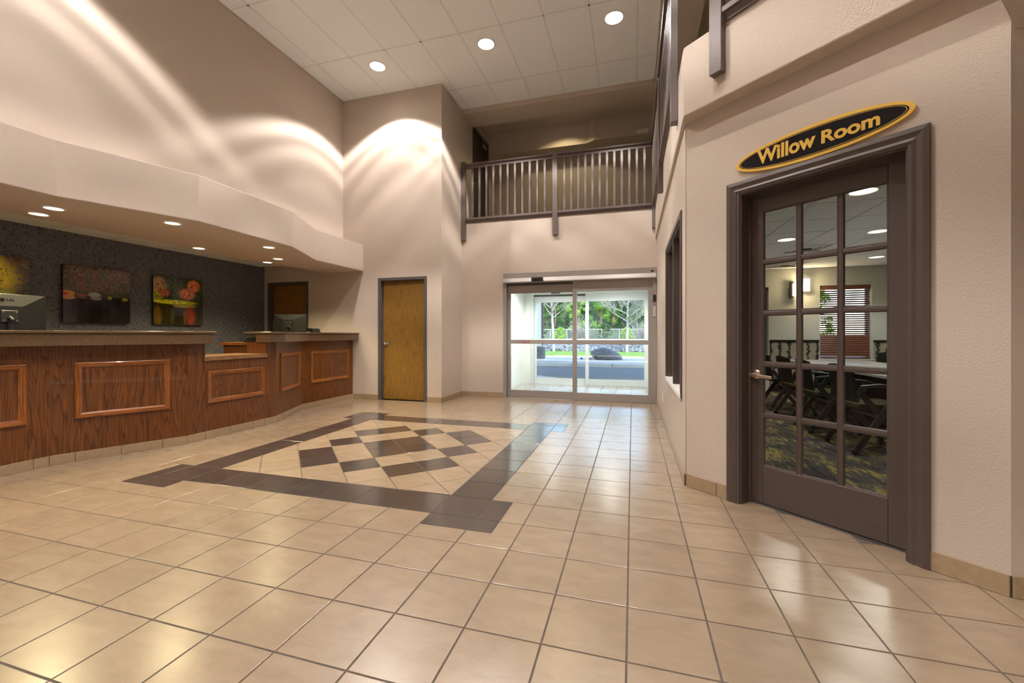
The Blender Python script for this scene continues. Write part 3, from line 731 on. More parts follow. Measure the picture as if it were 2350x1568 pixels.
# plain wooden doors in steel frames
def office_door(n, x0, x1, z1, y, knob_left=True):
    root = struct(empty('door_%d' % n, ((x0+x1)/2, y, 0)))
    f = .05
    mb = MB(); Y_ = (0, -1, 0)
    pr = [(0, -.13), (0, .012), (f, .012), (f, -.0), (.02, -.0), (.02, -.13)]
    mb.sweep(pr, [((x0+f, y, 0), (-1, 0, 0), Y_), ((x0+f, y, z1-f), (-1, 0, 1), Y_), ((x1-f, y, z1-f), (1, 0, 1), Y_), ((x1-f, y, 0), (1, 0, 0), Y_)])
    mb.build('steel_frame', M['frame_grey'], root, bevel=.002)
    mb = MB(); mb.box(-(x1-x0)/2+f+.003, (x1-x0)/2-f-.003, 0, .04, .008, z1-f-.003); lf = mb.build('leaf', M['oak_door'], root, ((x0+x1)/2, y+.085, 0, 0))
    kx = x0+f+.065 if knob_left else x1-f-.065
    k = MB(); k.lathe([(0, -.006), (.030, -.005), (.033, 0)], (kx, y+.085, 1.0), 28, 'Y'); k.build('knob_rose', M['chrome'], lf, smooth=True)
    k = MB(); k.lathe([(0, -.072), (.016, -.071), (.026, -.062), (.029, -.050), (.024, -.038), (.012, -.030), (.011, -.004)], (kx, y+.085, 1.0), 28, 'Y'); k.build('knob', M['chrome'], lf, smooth='all')
    return root
office_door(2, -4.344, -3.382, 2.17, YD); office_door(3, -6.813, -5.857, 2.17, YD, False)
# dark door on the upper corridor
d4 = struct(empty('door_4', (XJ, 6.86, 3.3)))
mb = MB(); mb.box(XJ-.10, XJ-.05, 6.44, 7.28, 3.305, 5.38); mb.build('leaf', M['brown'], d4)
mb = MB(); mb.box(XJ-.10, XJ+.012, 6.38, 6.44, 3.3, 5.42); mb.box(XJ-.10, XJ+.012, 7.28, 7.34, 3.3, 5.42); mb.box(XJ-.10, XJ+.012, 6.38, 7.34, 5.38, 5.44); mb.build('frame', M['brown'], d4)
mb = MB(); mb.box(XJ-.05, XJ+.0, 7.0, 7.24, 5.27, 5.33); mb.bar((XJ-.01, 7.05, 5.35), (XJ+.02, 6.95, 5.41), .015, .02); mb.build('closer', M['steel'], d4, bevel=.004)
mb = MB(); mb.lathe([(0, .06), (.025, .05), (.028, .035), (.012, .02), (.012, 0)], (XJ-.05, 6.52, 4.28), 20, 'X'); mb.build('knob', M['steel'], d4, smooth='all')
# sliding entrance doors
def slider(n, x0, x1, y, z1, mat, xm, back, seed=0):
    """y is the face towards the lobby, frame goes 'back' metres behind it"""
    root = struct(empty('door_%d' % n, ((x0+x1)/2, y, 0)))
    def B(name, *a, p=root, m=mat, bv=.002):
        b = MB(); b.box(*a); return b.build(name, m, p, bevel=bv)
    e = .004
    hd = MB(); hd.prism([(y-.055, z1-.185), (y+back, z1-.185), (y+back, z1-e), (y-.012, z1-e), (y-.012, z1-.095), (y-.055, z1-.165)], x0+e, x1-e)
    hd.v = [(v[2], v[0], v[1]) for v in hd.v]; hd.build('header_box', mat, root, bevel=.002)
    B('jamb', x0+e, x0+.062, y-.012, y+back, 0, z1-.185); B('jamb', x1-.055, x1-e, y-.012, y+back, 0, z1-.185)
    B('threshold', x0+.062, x1-.055, y+.02, y+back, -.001, .008)
    def panel(a, b, yf, top, bot, sl, sr, ztop):
        r = empty('sliding_panel', ((a+b)/2, yf, 0)); r.parent = root; r.matrix_parent_inverse = WM[root].inverted()
        w = .04
        for nm, q in (('stile', (a, a+sl, yf, yf+w, bot, ztop)), ('stile', (b-sr, b, yf, yf+w, bot, ztop)), ('top_rail', (a+sl, b-sr, yf, yf+w, top, ztop)), ('bottom_rail', (a+sl, b-sr, yf, yf+w, bot, .137)), ('mid_rail', (a+sl, b-sr, yf-.004, yf+w+.004, .993, 1.066))):
            B(nm, *q, p=r)
        for za, zb in ((.137, .993), (1.066, top)):
            g = MB(); g.box(a+sl, b-sr, yf+.017, yf+.023, za, zb); g.build('pane', M['glass'], r)
        return r
    pl = panel(x0+.068, xm+.035, y+.075, 1.925, .012, .052, .04, z1-.225)
    pr_ = panel(xm-.035, x1-.055, y+.012, 1.925, .003, .068, .075, z1-.185)
    B('track', x0+.062, x1-.055, y+.06, y+back, z1-.225, z1-.185, m=M['frame_grey'])
    return root, pl, pr_
s5, s5l, s5r = slider(5, -2.28, .405, YS, 2.292, M['alu'], -.965, .155)
s6, s6l, s6r = slider(6, -2.30, .40, YB, 2.290, M['alu_white'], -.985, .21)
mb = MB(); mb.box(.318, .358, YS-.016, YS-.011, 2.215, 2.245); mb.build('maker_badge', M['black'], s5)
mb = MB(); mb.lathe([(0, -.02), (.018, -.018), (.02, 0)], (-2.175, YS+.075, .80), 16, 'Y'); mb.build('lock_cylinder', M['chrome'], s5l, smooth=True)
def sensor(x, y, z, label):
    o = empty('motion_sensor', (x, y, z)); tag(o, label, 'sensor')
    m_ = MB(); m_.box(x-.105, x+.105, y-.045, y, z-.035, z+.035); m_.build('housing', M['black'], o, bevel=.006, seg=2)
    m_ = MB(); m_.box(x-.06, x+.06, y-.047, y-.044, z-.02, z+.0); m_.build('window', M['darkgrey'], o)
sensor(-1.62, YS-.055, 2.155, 'black motion sensor on the lobby side slider header')
sensor(-1.69, YB-.055, 2.150, 'black motion sensor on the outer slider header')
def keypad(x, y, z, label, cat='switch', h=.12, w=.042):
    o = empty('key_switch', (x, y, z)); tag(o, label, cat)
    m_ = MB(); m_.box(x-w/2, x+w/2, y-.012, y, z-h/2, z+h/2); m_.build('plate', M['black'], o, bevel=.003)
    for k in range(4): m_ = MB(); m_.box(x-.01, x+.01, y-.016, y-.012, z-h/2+.018+k*.024, z-h/2+.030+k*.024); m_.build('button', M['darkgrey'], o, bevel=.002)
keypad(.372, YS-.012, 1.77, 'black control switch on the inner door jamb')
keypad(.366, YB-.012, 1.72, 'black control switch on the outer door jamb', h=.105, w=.036)
def notice(x, y, z, w, h, label, bars=True):
    o = empty('instruction_sticker', (x, y, z)); tag(o, label, 'sticker')
    m_ = MB(); m_.box(x-w/2, x+w/2, y-.0015, y, z-h/2, z+h/2); m_.build('paper', M['paper'], o)
    if bars:
        for zz in (z+h/2-.008, z-h/2+.01):
            m_ = MB(); m_.box(x-w/2, x+w/2, y-.0025, y-.0015, zz-.007, zz+.007); m_.build('blue_stripe', M['bluebar'], o)
        for k in range(7): m_ = MB(); m_.box(x-w*.3, x+w*.3, y-.0022, y-.0015, z-h*.3+k*h*.1, z-h*.3+k*h*.1+.004); m_.build('print_line', M['frame_grey'], o)
notice(.372, YS-.012, 1.555, .042, .215, 'tall narrow sticker below the control switch on inner jamb')
notice(.366, YB-.012, 1.535, .036, .20, 'tall narrow sticker below the control switch on outer jamb')
M['red'] = plain('red_sticker', (.22, .035, .03), .6)
o = empty('emergency_sticker', (-1.93, YS+.071, 1.03)); tag(o, 'long red warning sticker with white lettering on the slider mid rail', 'sticker')
m_ = MB(); m_.box(-2.075, -1.80, YS+.0695, YS+.071, 1.012, 1.050); m_.build('red_band', M['red'], o)
me = text_mesh('EMERGENCY EXIT', .024, .255, .01, .0004); me.materials.append(M['paper']); q = put('lettering', me, o); q.matrix_basis = Matrix.Translation((-1.938, YS+.0688, 1.019))
# interior window on the right wall
w1 = struct(empty('window_1', (XR, 2.96, .655)))
def wb(name, *a, m=M['brown'], p=w1, bv=.003):
    b = MB(); b.box(*a); return b.build(name, m, p, bevel=bv)
Y0, Y1, Z0, Z1 = 2.17, 3.75, .655, 2.155
wb('casing', XR-.014, XR, Y0-.03, Y0+.02, Z0-.02, Z1+.03); wb('casing', XR-.014, XR, Y1-.02, Y1+.03, Z0-.02, Z1+.03); wb('casing', XR-.014, XR, Y0+.02, Y1-.02, Z1-.015, Z1+.03)
wb('frame', XR, XR+.14, Y0, Y0+.035, Z0, Z1); wb('frame', XR, XR+.14, Y1-.035, Y1, Z0, Z1); wb('frame', XR, XR+.14, Y0+.035, Y1-.035, Z1-.035, Z1)
wb('mullion', XR, XR+.12, 2.935, 2.985, Z0, Z1-.035); wb('sill', XR-.02, XR+.14, Y0-.02, Y1+.02, Z0-.03, Z0+.012, m=M['white_plastic'])
for a, b in ((Y0+.035, 2.935), (2.985, Y1-.035)):
    wb('pane', XR+.075, XR+.081, a, b, Z0+.012, Z1-.035, m=M['glass'], bv=0)
# exterior windows of the meeting room
def ext_window(n, x0, x1, z0, z1):
    r = struct(empty('window_%d' % n, ((x0+x1)/2, YB, z0)))
    for a in ((x0, x0+.04, z0, z1), (x1-.04, x1, z0, z1), (x0, x1, z0, z0+.04), (x0, x1, z1-.04, z1)):
        m_ = MB(); m_.box(a[0], a[1], YB+.13, YB+.19, a[2], a[3]); m_.build('frame', M['white_plastic'], r, bevel=.003)
    m_ = MB(); m_.box(x0+.04, x1-.04, YB+.155, YB+.16, z0+.04, z1-.04); m_.build('pane', M['glass'], r)
    m_ = MB(); m_.box(x0-.03, x1+.03, YB-.03, YB+.13, z0-.03, z0); m_.build('sill', M['white_plastic'], r, bevel=.004)
ext_window(2, 3.59, 4.45, .69, 2.13); ext_window(3, 1.62, 2.69, .69, 2.13)
def blind(x0, x1, z0, z1, label, tilt_low, y=YB+.055):
    r = empty('wooden_blind', ((x0+x1)/2, y, z1)); tag(r, label, 'blind', )
    m_ = MB(); m_.box(x0, x1, y-.035, y+.03, z1-.075, z1-.002); m_.build('valance', M['slat'], r, bevel=.004)
    n = 31; z = z1-.10; k = 0; w = .05; me = None
    step = (z1-.10-z0-.03)/n
    sh = {}
    for k in range(n):
        zz = z1-.105-k*step; low = zz < z0+tilt_low
        if low not in sh:
            a = math.radians(64 if low else -30); m_ = MB(); ca, sa = math.cos(a)*w/2, math.sin(a)*w/2
            m_.bar((-(x1-x0)/2+.006, 0, 0), ((x1-x0)/2-.006, 0, 0), w, .003, (0, math.sin(-a), math.cos(a)))
            o = m_.build('slat', M['slat'], r, ((x0+x1)/2, y, zz, 0)); sh[low] = o.data
        else: put('slat', sh[low], r, ((x0+x1)/2, y, zz, 0))
    m_ = MB(); m_.box(x0+.005, x1-.005, y-.026, y+.026, z0+.004, z0+.022); m_.build('bottom_rail', M['slat'], r, bevel=.003)
    for xx in (x0+.12, x1-.12): m_ = MB(); m_.tube([(xx, y-.028, z0+.02), (xx, y-.028, z1-.06)], .0015, 5); m_.build('ladder_cord', M['slat'], r)
    return r
blind(3.60, 4.44, .692, 2.125, 'cherry wood slat blind, lower slats closed, on the wider open window', .46)
blind(1.63, 2.68, .692, 2.125, 'cherry wood slat blind hanging in the window left of the wall lamp', .0)
# ================================================================== reception desk
FL = {'z': (-4.95, -1.3), 'a': (-4.933, .868), 'b': (-4.52, 1.763), 'c': (-4.501, 2.889), 'd': (-4.887, 3.741), 'e': (-4.873, YD-.006)}
ZCL = 1.062
def facet(p, q, s0=0, s1=None):
    P, Q = Vector(FL[p]), Vector(FL[q]); L = (Q-P).length; return (P.x, P.y, 0, math.atan2(Q.y-P.y, Q.x-P.x)), (L if s1 is None else s1)
MOL = [(0, 0), (0, .018), (.010, .024), (.036, .019), (.050, .008), (.050, 0)]
def moulding(root, fr, s0, s1, z0, z1):
    C = [((s0, 0, z0), (1, 0, 1)), ((s1, 0, z0), (-1, 0, 1)), ((s1, 0, z1), (-1, 0, -1)), ((s0, 0, z1), (1, 0, -1))]
    for k in range(4):
        (a, ua), (b, ub) = C[k], C[(k+1) % 4]; m_ = MB(); m_.sweep(MOL, [(a, ua, (0, -1, 0)), (b, ub, (0, -1, 0))])
        m_.build('moulding_strip', M['oak_h'] if k in (0, 2) else M['oak_v'], root, fr)
    m_ = MB(); m_.box(s0+.045, s1-.045, -.003, .0, z0+.045, z1-.045); m_.build('inset_panel', M['oak'], root, fr)
def clad(root, p, q, s0=0, s1=None, z1=ZCL, depth=.10, mould=None, off=0):
    fr, L = facet(p, q, s0, s1)
    m_ = MB(); m_.box(s0, L, 0, depth, .086, z1); m_.build('panel', M['oak'], root, fr)
    x = s0-off
    while x < L-.001:
        a, b = max(x, s0)+.0015, min(x+T, L)-.0015
        if b-a > .01: m_ = MB(); m_.box(a, b, -.004, .03, 0, .087); m_.build('base_tile', M['base_tile'], root, fr, bevel=.002)
        x += T
    m_ = MB(); m_.box(s0, L, .002, .05, 0, .085); m_.build('plinth', M['grout'], root, fr)
    if mould: moulding(root, fr, *mould)
cl = empty('reception_cabinet', (-4.8, .8, 0)); tag(cl, 'tall red oak reception desk front with two framed panels', 'desk')
clad(cl, 'z', 'a', 0, None, mould=(.75, 2.02, .395, .912), off=.1); clad(cl, 'a', 'b', mould=(.154, .836, .393, .908), off=.15); clad(cl, 'b', 'c', 0, .187, depth=.3)
cm_ = empty('reception_cabinet', (-4.6, 2.3, 0)); tag(cm_, 'low oak section of the reception desk with a single framed panel', 'desk')
clad(cm_, 'b', 'c', .187, .952, .872, mould=(.205, .935, .396, .752), off=.02)
cr = empty('reception_cabinet', (-4.8, 4.0, 0)); tag(cr, 'tall oak desk front meeting the wall beside the wooden door', 'desk')
clad(cr, 'b', 'c', .952, None, depth=.3, off=.2); clad(cr, 'c', 'd', mould=(.13, .83, .385, .906), off=.1); clad(cr, 'd', 'e', mould=(.177, 1.08, .386, .893), off=.05)
def top(name, outer, back, label, over=.016):
    r = empty(name, (outer[1][0], outer[1][1], ZCL)); tag(r, label, 'countertop')
    m_ = MB(); m_.prism(outer+back, ZCL, 1.173); m_.build('apron', M['granite'], r, bevel=.004, seg=2)
    return r
tl = top('granite_countertop', [(-4.83, -1.3), (-4.813, .842), (-4.40, 1.737), (-4.396, 1.957)], [(-4.66, 1.957), (-4.70, 1.83), (-5.08, .95), (-5.10, -1.3)], 'long brown speckled countertop with the large monitor behind it')
m_ = MB(); m_.prism([(-4.814, -1.3), (-4.797, .838), (-4.384, 1.733), (-4.378, 1.972), (-4.80, 1.972), (-4.83, 1.86), (-5.23, 1.0), (-5.25, -1.3)], 1.173, 1.197); m_.build('slab', M['granite'], tl, bevel=.006, seg=3)
tr_ = top('granite_countertop', [(-4.39, 2.70), (-4.385, 2.917), (-4.767, 3.768), (-4.753, YD-.001)], [(-4.99, YD-.001), (-5.01, 3.83), (-4.64, 3.0), (-4.64, 2.70)], 'brown speckled countertop running to the wall with the small monitor behind')
m_ = MB(); m_.prism([(-4.374, 2.684), (-4.369, 2.922), (-4.751, 3.772), (-4.737, YD-.001), (-5.16, YD-.001), (-5.18, 3.87), (-4.82, 3.03), (-4.82, 2.684)], 1.173, 1.197); m_.build('slab', M['granite'], tr_, bevel=.006, seg=3)
fr, L = facet('b', 'c'); lo = empty('oak_ledge', (fr[0], fr[1]+.5, .872)); tag(lo, 'low pale oak service ledge between the two tall counters', 'countertop')
m_ = MB(); m_.box(.165, .974, -.022, .0, .872, .921); m_.box(.188, .951, 0, .47, .872, .921); m_.build('board', M['oak_ledge'], lo, fr, bevel=.003)
# staff side worktops
wk = empty('staff_cabinet', (-5.1, 3.8, 0)); tag(wk, 'oak staff cabinet and worktop behind the right counter', 'cabinet')
m_ = MB(); m_.prism([(-5.35, 2.845), (-4.815, 2.845), (-4.815, 3.0), (-5.02, 3.5), (-5.02, YD-.02), (-5.75, YD-.02), (-5.75, 3.9), (-5.35, 3.9)], 0, 1.02); m_.build('carcass', M['oak'], wk)
m_ = MB(); m_.prism([(-5.40, 2.815), (-4.815, 2.815), (-4.815, 3.0), (-5.02, 3.5), (-5.02, YD-.02), (-5.80, YD-.02), (-5.80, 3.87), (-5.40, 3.87)], 1.02, 1.056); m_.build('worktop', M['oak_h'], wk, bevel=.003)
wl = empty('staff_cabinet', (-5.4, .6, 0)); tag(wl, 'oak staff cabinet behind the left counter', 'cabinet')
m_ = MB(); m_.box(-5.75, -5.12, -1.3, 1.2, 0, .73); m_.build('carcass', M['oak'], wl)
m_ = MB(); m_.box(-5.78, -5.10, -1.3, 1.22, .73, .76); m_.build('worktop', M['oak_h'], wl, bevel=.003)
# monitors seen from behind
def monitor(x, y, zc, w, h, ang, tilt, base, label, logo=True, mast=(0, .16), dc=.02):
    """local: -y is the back of the screen (towards the lobby), +y the screen"""
    fr = (x, y, 0, ang); r = empty('computer_monitor', (x, y, base), ang); tag(r, label, 'monitor')
    Rt = Matrix.Translation((0, 0, zc)) @ Matrix.Rotation(tilt, 4, 'X')
    def bl(m_, name, mat, tilted=True, **k):
        o = m_.build(name, mat, r, fr, **k)
        if tilted: o.matrix_basis = fm(fr) @ Rt
        return o
    m_ = MB(); m_.box(-w/2, w/2, -.004, .014, -h/2, h/2); bl(m_, 'screen_rim', M['black'], bevel=.003)
    m_ = MB(); m_.box(-w/2+.008, w/2-.008, .014, .016, -h/2+.015, h/2-.008); bl(m_, 'display', M['sign_black'])
    m_ = MB(); m_.sweep([(0, 0)], []) if False else None
    m_ = MB(); n = len(m_.v)
    o0 = [(-w/2+.004, -.004, -h/2+.004), (w/2-.004, -.004, -h/2+.004), (w/2-.004, -.004, h/2-.004), (-w/2+.004, -.004, h/2-.004)]
    i0 = [(-w*.17, -.040, -h*.33), (w*.17, -.040, -h*.33), (w*.17, -.040, h*.22), (-w*.17, -.040, h*.22)]
    for k in range(4):
        if k != 2: m_.quad(o0[k], o0[(k+1) % 4], i0[(k+1) % 4], i0[k])
    m_.quad(*i0); bl(m_, 'back_shell', M['darkgrey'])
    m_ = MB(); m_.quad(o0[2], o0[3], i0[3], i0[2]); bl(m_, 'top_band', M['band_grey'] if logo else M['darkgrey'])
    m_ = MB(); m_.box(-.055, .055, -.048, -.04, -.06, .05); bl(m_, 'mounting_plate', M['black'], bevel=.004)
    for sx in (-.04, .04):
        for sz in (-.042, .034):
            q = MB(); q.lathe([(0, -.004), (.006, -.003), (.007, 0)], (sx, -.048, sz), 12, 'Y'); bl(q, 'screw', M['chrome'], smooth=True)
    mx, my = mast
    m_ = MB(); m_.tube([(0, -.045, zc-.01), (mx*.5, -.085, zc-.03), (mx, -my*.55, zc-.07)], .016, 10); bl(m_, 'arm', M['black'], False, smooth=True)
    m_ = MB(); m_.tube([(mx, -my*.55, base), (mx, -my*.55, zc-.05)], .018, 14); m_.lathe([(0, 0), (.05, 0), (.05, .012), (.02, .016), (0, .016)], (mx, -my*.55, base), 20); bl(m_, 'mast', M['black'], False, smooth=True)
    m_ = MB(); m_.tube([(.0, -.045, zc-.08), (.02, -.06, zc-.16), (.0, -.05, base+.01)], .004, 6); bl(m_, 'cable', M['black'], False, smooth=True)
    if logo:
        me = text_mesh('LG', .026, .046, .02, .0006); me.materials.append(M['letter_black']); o = put('lettering', me, r); o.matrix_basis = fm(fr) @ Rt @ Matrix.Translation((.016, -.0262, h*.335)) @ Matrix.Rotation(math.radians(-22), 4, 'X'); tag(o, 'maker letters')
        q = MB(); q.lathe([(0, -.0006), (.014, -.0006), (.015, 0)], (0, 0, 0), 24, 'Y'); o = q.build('round_emblem', M['letter_black'], r); o.matrix_basis = fm(fr) @ Rt @ Matrix.Translation((-.034, -.0262, h*.335+.012)) @ Matrix.Rotation(math.radians(-22), 4, 'X')
    return r
monitor(-5.33, .78, 1.325, .515, .40, math.radians(90), math.radians(-3), .76, 'large dark monitor seen from behind above the long counter', True, (0, .10))
monitor(-5.585, 4.22, 1.33, .565, .36, math.radians(14), math.radians(-8), 1.056, 'small black monitor seen from behind in front of the oak door', False, (.06, .10))
pr = empty('label_printer', (-5.47, 4.66, 1.056)); tag(pr, 'small black desktop printer beside the small monitor', 'printer')
m_ = MB(); m_.prism([(0, 0), (.20, 0), (.20, .06), (.13, .215), (0, .222)], -.09, .09); m_.v = [(-5.56+v[0], 4.66+v[2], 1.056+v[1]) for v in m_.v]; m_.build('case', M['black'], pr, bevel=.008, seg=2)
m_ = MB(); m_.box(-5.54, -5.48, 4.566, 4.571, 1.19, 1.215); m_.build('label_slot', M['paper'], pr)
ph = empty('desk_telephone', (-4.95, 2.99, 1.056)); tag(ph, 'black desk telephone on the oak staff worktop', 'telephone')
m_ = MB(); m_.prism([(0, 0), (.19, 0), (.19, .07), (0, .02)], -.10, .10); m_.v = [(-5.04+v[0], 2.97+v[2], 1.056+v[1]) for v in m_.v]; m_.build('body', M['black'], ph, bevel=.006, seg=2)
m_ = MB(); m_.tube([(-5.02, 2.91, 1.10), (-4.96, 2.91, 1.118), (-4.88, 2.91, 1.135)], [.024, .014, .024], 10); m_.build('handset', M['black'], ph, smooth=True)
# landscape prints on the wallpaper wall
def picture(y0, y1, z0, z1, mat, label):
    r = empty('landscape_print', (XK, (y0+y1)/2, z0)); tag(r, label, 'picture')
    m_ = MB(); m_.box(XK, XK+.03, y0+.05, y1-.05, z0+.05, z1-.05); m_.build('mount', M['black'], r)
    m_ = MB(); m_.box(XK+.03, XK+.05, y0, y1, z0, z1); m_.build('panel', M['black'], r)
    me = bpy.data.meshes.new('print'); me.from_pydata([(XK+.0506, y0, z0), (XK+.0506, y1, z0), (XK+.0506, y1, z1), (XK+.0506, y0, z1)], [], [(0, 1, 2, 3)])
    uv = me.uv_layers.new(); 
    for i, c in enumerate(((0, 0), (1, 0), (1, 1), (0, 1))): uv.data[i].uv = c
    me.materials.append(mat); put('print', me, r)
picture(.885, 1.621, 1.316, 2.062, M['pic1'], 'glossy print of a bright yellow tree by the water')
picture(1.926, 2.655, 1.316, 2.055, M['pic2'], 'glossy dark print of boats on a lake, between the other prints')
picture(2.952, 3.695, 1.316, 2.058, M['pic3'], 'glossy print of red autumn trees above a yellow bank')
# ================================================================== lamps
def downlight(x, y, z, r, watts, color, half, label, group, lens='lens', blend=.08, rad=.03, ies=None):
    o = empty('recessed_downlight', (x, y, z)); tag(o, label, 'downlight', group)
    m_ = MB(); m_.lathe([(r, -.001), (r+.004, -.007), (r+.020, -.006), (r+.024, .0), (r, .0)], (x, y, z), 36); m_.build('trim_ring', M['white_plastic'], o, smooth=True)
    m_ = MB(); m_.lathe([(0, -.002), (r, -.002)], (x, y, z), 36); m_.build('lens', M[lens], o)
    ld = bpy.data.lights.new('lamp', 'SPOT'); ld.energy = watts; ld.color = color; ld.spot_size = 2*math.radians(half); ld.spot_blend = blend; ld.shadow_soft_size = rad
    if ies:
        ld.use_nodes = True; nt = ld.node_tree; nt.nodes.clear(); t = nt.nodes.new('ShaderNodeTexIES'); t.ies = ies; e = nt.nodes.new('ShaderNodeEmission'); ou = nt.nodes.new('ShaderNodeOutputLight')
        nt.links.new(t.outputs[0], e.inputs[1]); nt.links.new(e.outputs[0], ou.inputs[0])
    lo_ = bpy.data.objects.new('lamp', ld); COL.objects.link(lo_); lo_.parent = o; lo_.location = (0, 0, -.01-rad)
    return o
COOL = (1, .92, .86); WARM = (1, .84, .46)
# photometric curve of the reflector downlights: wide beam with faint rings and a sharp cut-off
PH = bpy.data.texts.new('reflector_photometry')
ang = [0, 5, 10, 15, 20, 25, 28, 31, 34, 37, 40, 42, 44, 46, 48, 50, 51.5, 53, 54.5, 56, 58, 62, 70, 80, 90]
cand = [.86, .86, .85, .83, .80, .74, .62, .80, .84, .60, .66, .98, 1.0, .62, .80, 1.36, 1.45, 1.0, .42, .07, .02, .012, .006, .002, 0]
PH.write('IESNA:LM-63-1995\n[TEST] reflector\nTILT=NONE\n1 1000 1 %d 1 1 2 0 0 0\n1 1 1\n%s\n0\n%s\n' % (len(ang), ' '.join(str(a) for a in ang), ' '.join('%.1f' % (c*1000) for c in cand)))
LOBBY_W = 2.35
LG = 'downlights in the lobby ceiling'
for x, w_ in ((-3.889, 'closest to the corner above the oak doors'), (-2.052, 'middle one of the row before the balcony'), (-.22, 'beside the side balcony railing')):
    downlight(x, 4.258, ZC, .115, LOBBY_W, COOL, 75, 'bright round downlight in the high tiled ceiling, %s' % w_, LG, 'lens', .05, .03, PH)
    for y in (.60, -3.06):
        if x < -1.1 or y > -1: downlight(x, y, ZC, .115, LOBBY_W, COOL, 75, 'bright round downlight in the lobby ceiling away from the balcony', LG, 'lens', .05, .03, PH)
for x, y, w_ in [(-5.027, .944, 'front one of the pair over the long counter'), (-5.40, 1.02, 'rear one of the pair over the long counter'), (-4.522, 1.612, 'alone by the soffit corner over the long counter'), (-5.50, 2.617, 'before the print of red trees'),
        (-4.563, 2.831, 'near the soffit edge over the low ledge'), (-5.126, 3.532, 'front one of the close pair by the oak door'), (-5.535, 3.728, 'rear one of the close pair by the oak door'), (-5.027, -.5, 'past the left end of the prints')]:
    downlight(x, y, ZSB, .062, 28, WARM, 66, 'small warm soffit downlight, %s' % w_, 'downlights over the reception desk', 'lens_warm', .5, .06)
for x, y in ((1.2, -2.7), (3.1, -2.4), (.3, -4.4), (2.8, -4.4)):  # out of view behind the camera, added as fill for the near floor
    downlight(x, y, ZLOW, .075, 40, COOL, 75, 'unseen round fill downlight added in the low ceiling over the side passage', 'added fill downlights in the side passage', 'lens', .6, .07)
downlight(-1.35, 6.80, 5.652, .07, 17, (1, .84, .45), 68, 'warm downlight in the upper corridor ceiling lighting the bulkhead', None, 'lens_warm', .25, .06)
downlight(1.6, 4.2, 5.652, .07, 12, WARM, 60, 'warm downlight in the upper corridor ceiling behind the side railing', None, 'lens_warm', .4, .06)
for x in (-1.6, -.4): downlight(x, 6.95, 2.50, .08, 72, (1, .98, .94), 75, 'round downlight recessed in the white vestibule ceiling', 'vestibule downlights', 'lens', .5, .08)
for x, y, w_ in ((2.041, 3.007, 'just inside the glazed door'), (2.053, 5.023, 'over the row of chairs'), (3.004, 4.812, 'over the middle of the table'), (3.964, 6.905, 'by the wooden blind')):
    downlight(x, y, ZW, .10, 24, (1, .96, .89), 70, 'round downlight in the tiled meeting room ceiling, %s' % w_, 'meeting room downlights', 'lens_warm', .5, .10)
# wall lamp in the meeting room
sc_ = empty('wall_sconce', (3.16, YB, 2.05)); tag(sc_, 'dark metal wall lamp with glowing glass panels between the blinds', 'wall lamp')
m_ = MB(); m_.box(3.06, 3.12, YB-.06, YB, 1.90, 2.22); m_.build('backplate', M['brown'], sc_, bevel=.004)
m_ = MB(); m_.box(3.03, 3.36, YB-.07, YB-.05, 2.03, 2.09); m_.build('cross_bar', M['brown'], sc_, bevel=.003)
for a, b in ((3.09, 3.20), (3.24, 3.38)): m_ = MB(); m_.box(a, b, YB-.12, YB-.075, 1.93 if a < 3.2 else 2.02, 2.19 if a < 3.2 else 2.27); m_.build('glass_shade', M['sconce_glass'], sc_, bevel=.006)
ld = bpy.data.lights.new('lamp', 'POINT'); ld.energy = 7; ld.color = (1, .74, .42); ld.shadow_soft_size = .05; lo_ = bpy.data.objects.new('lamp', ld); COL.objects.link(lo_); lo_.parent = sc_; lo_.location = (.1, -.2, .05)
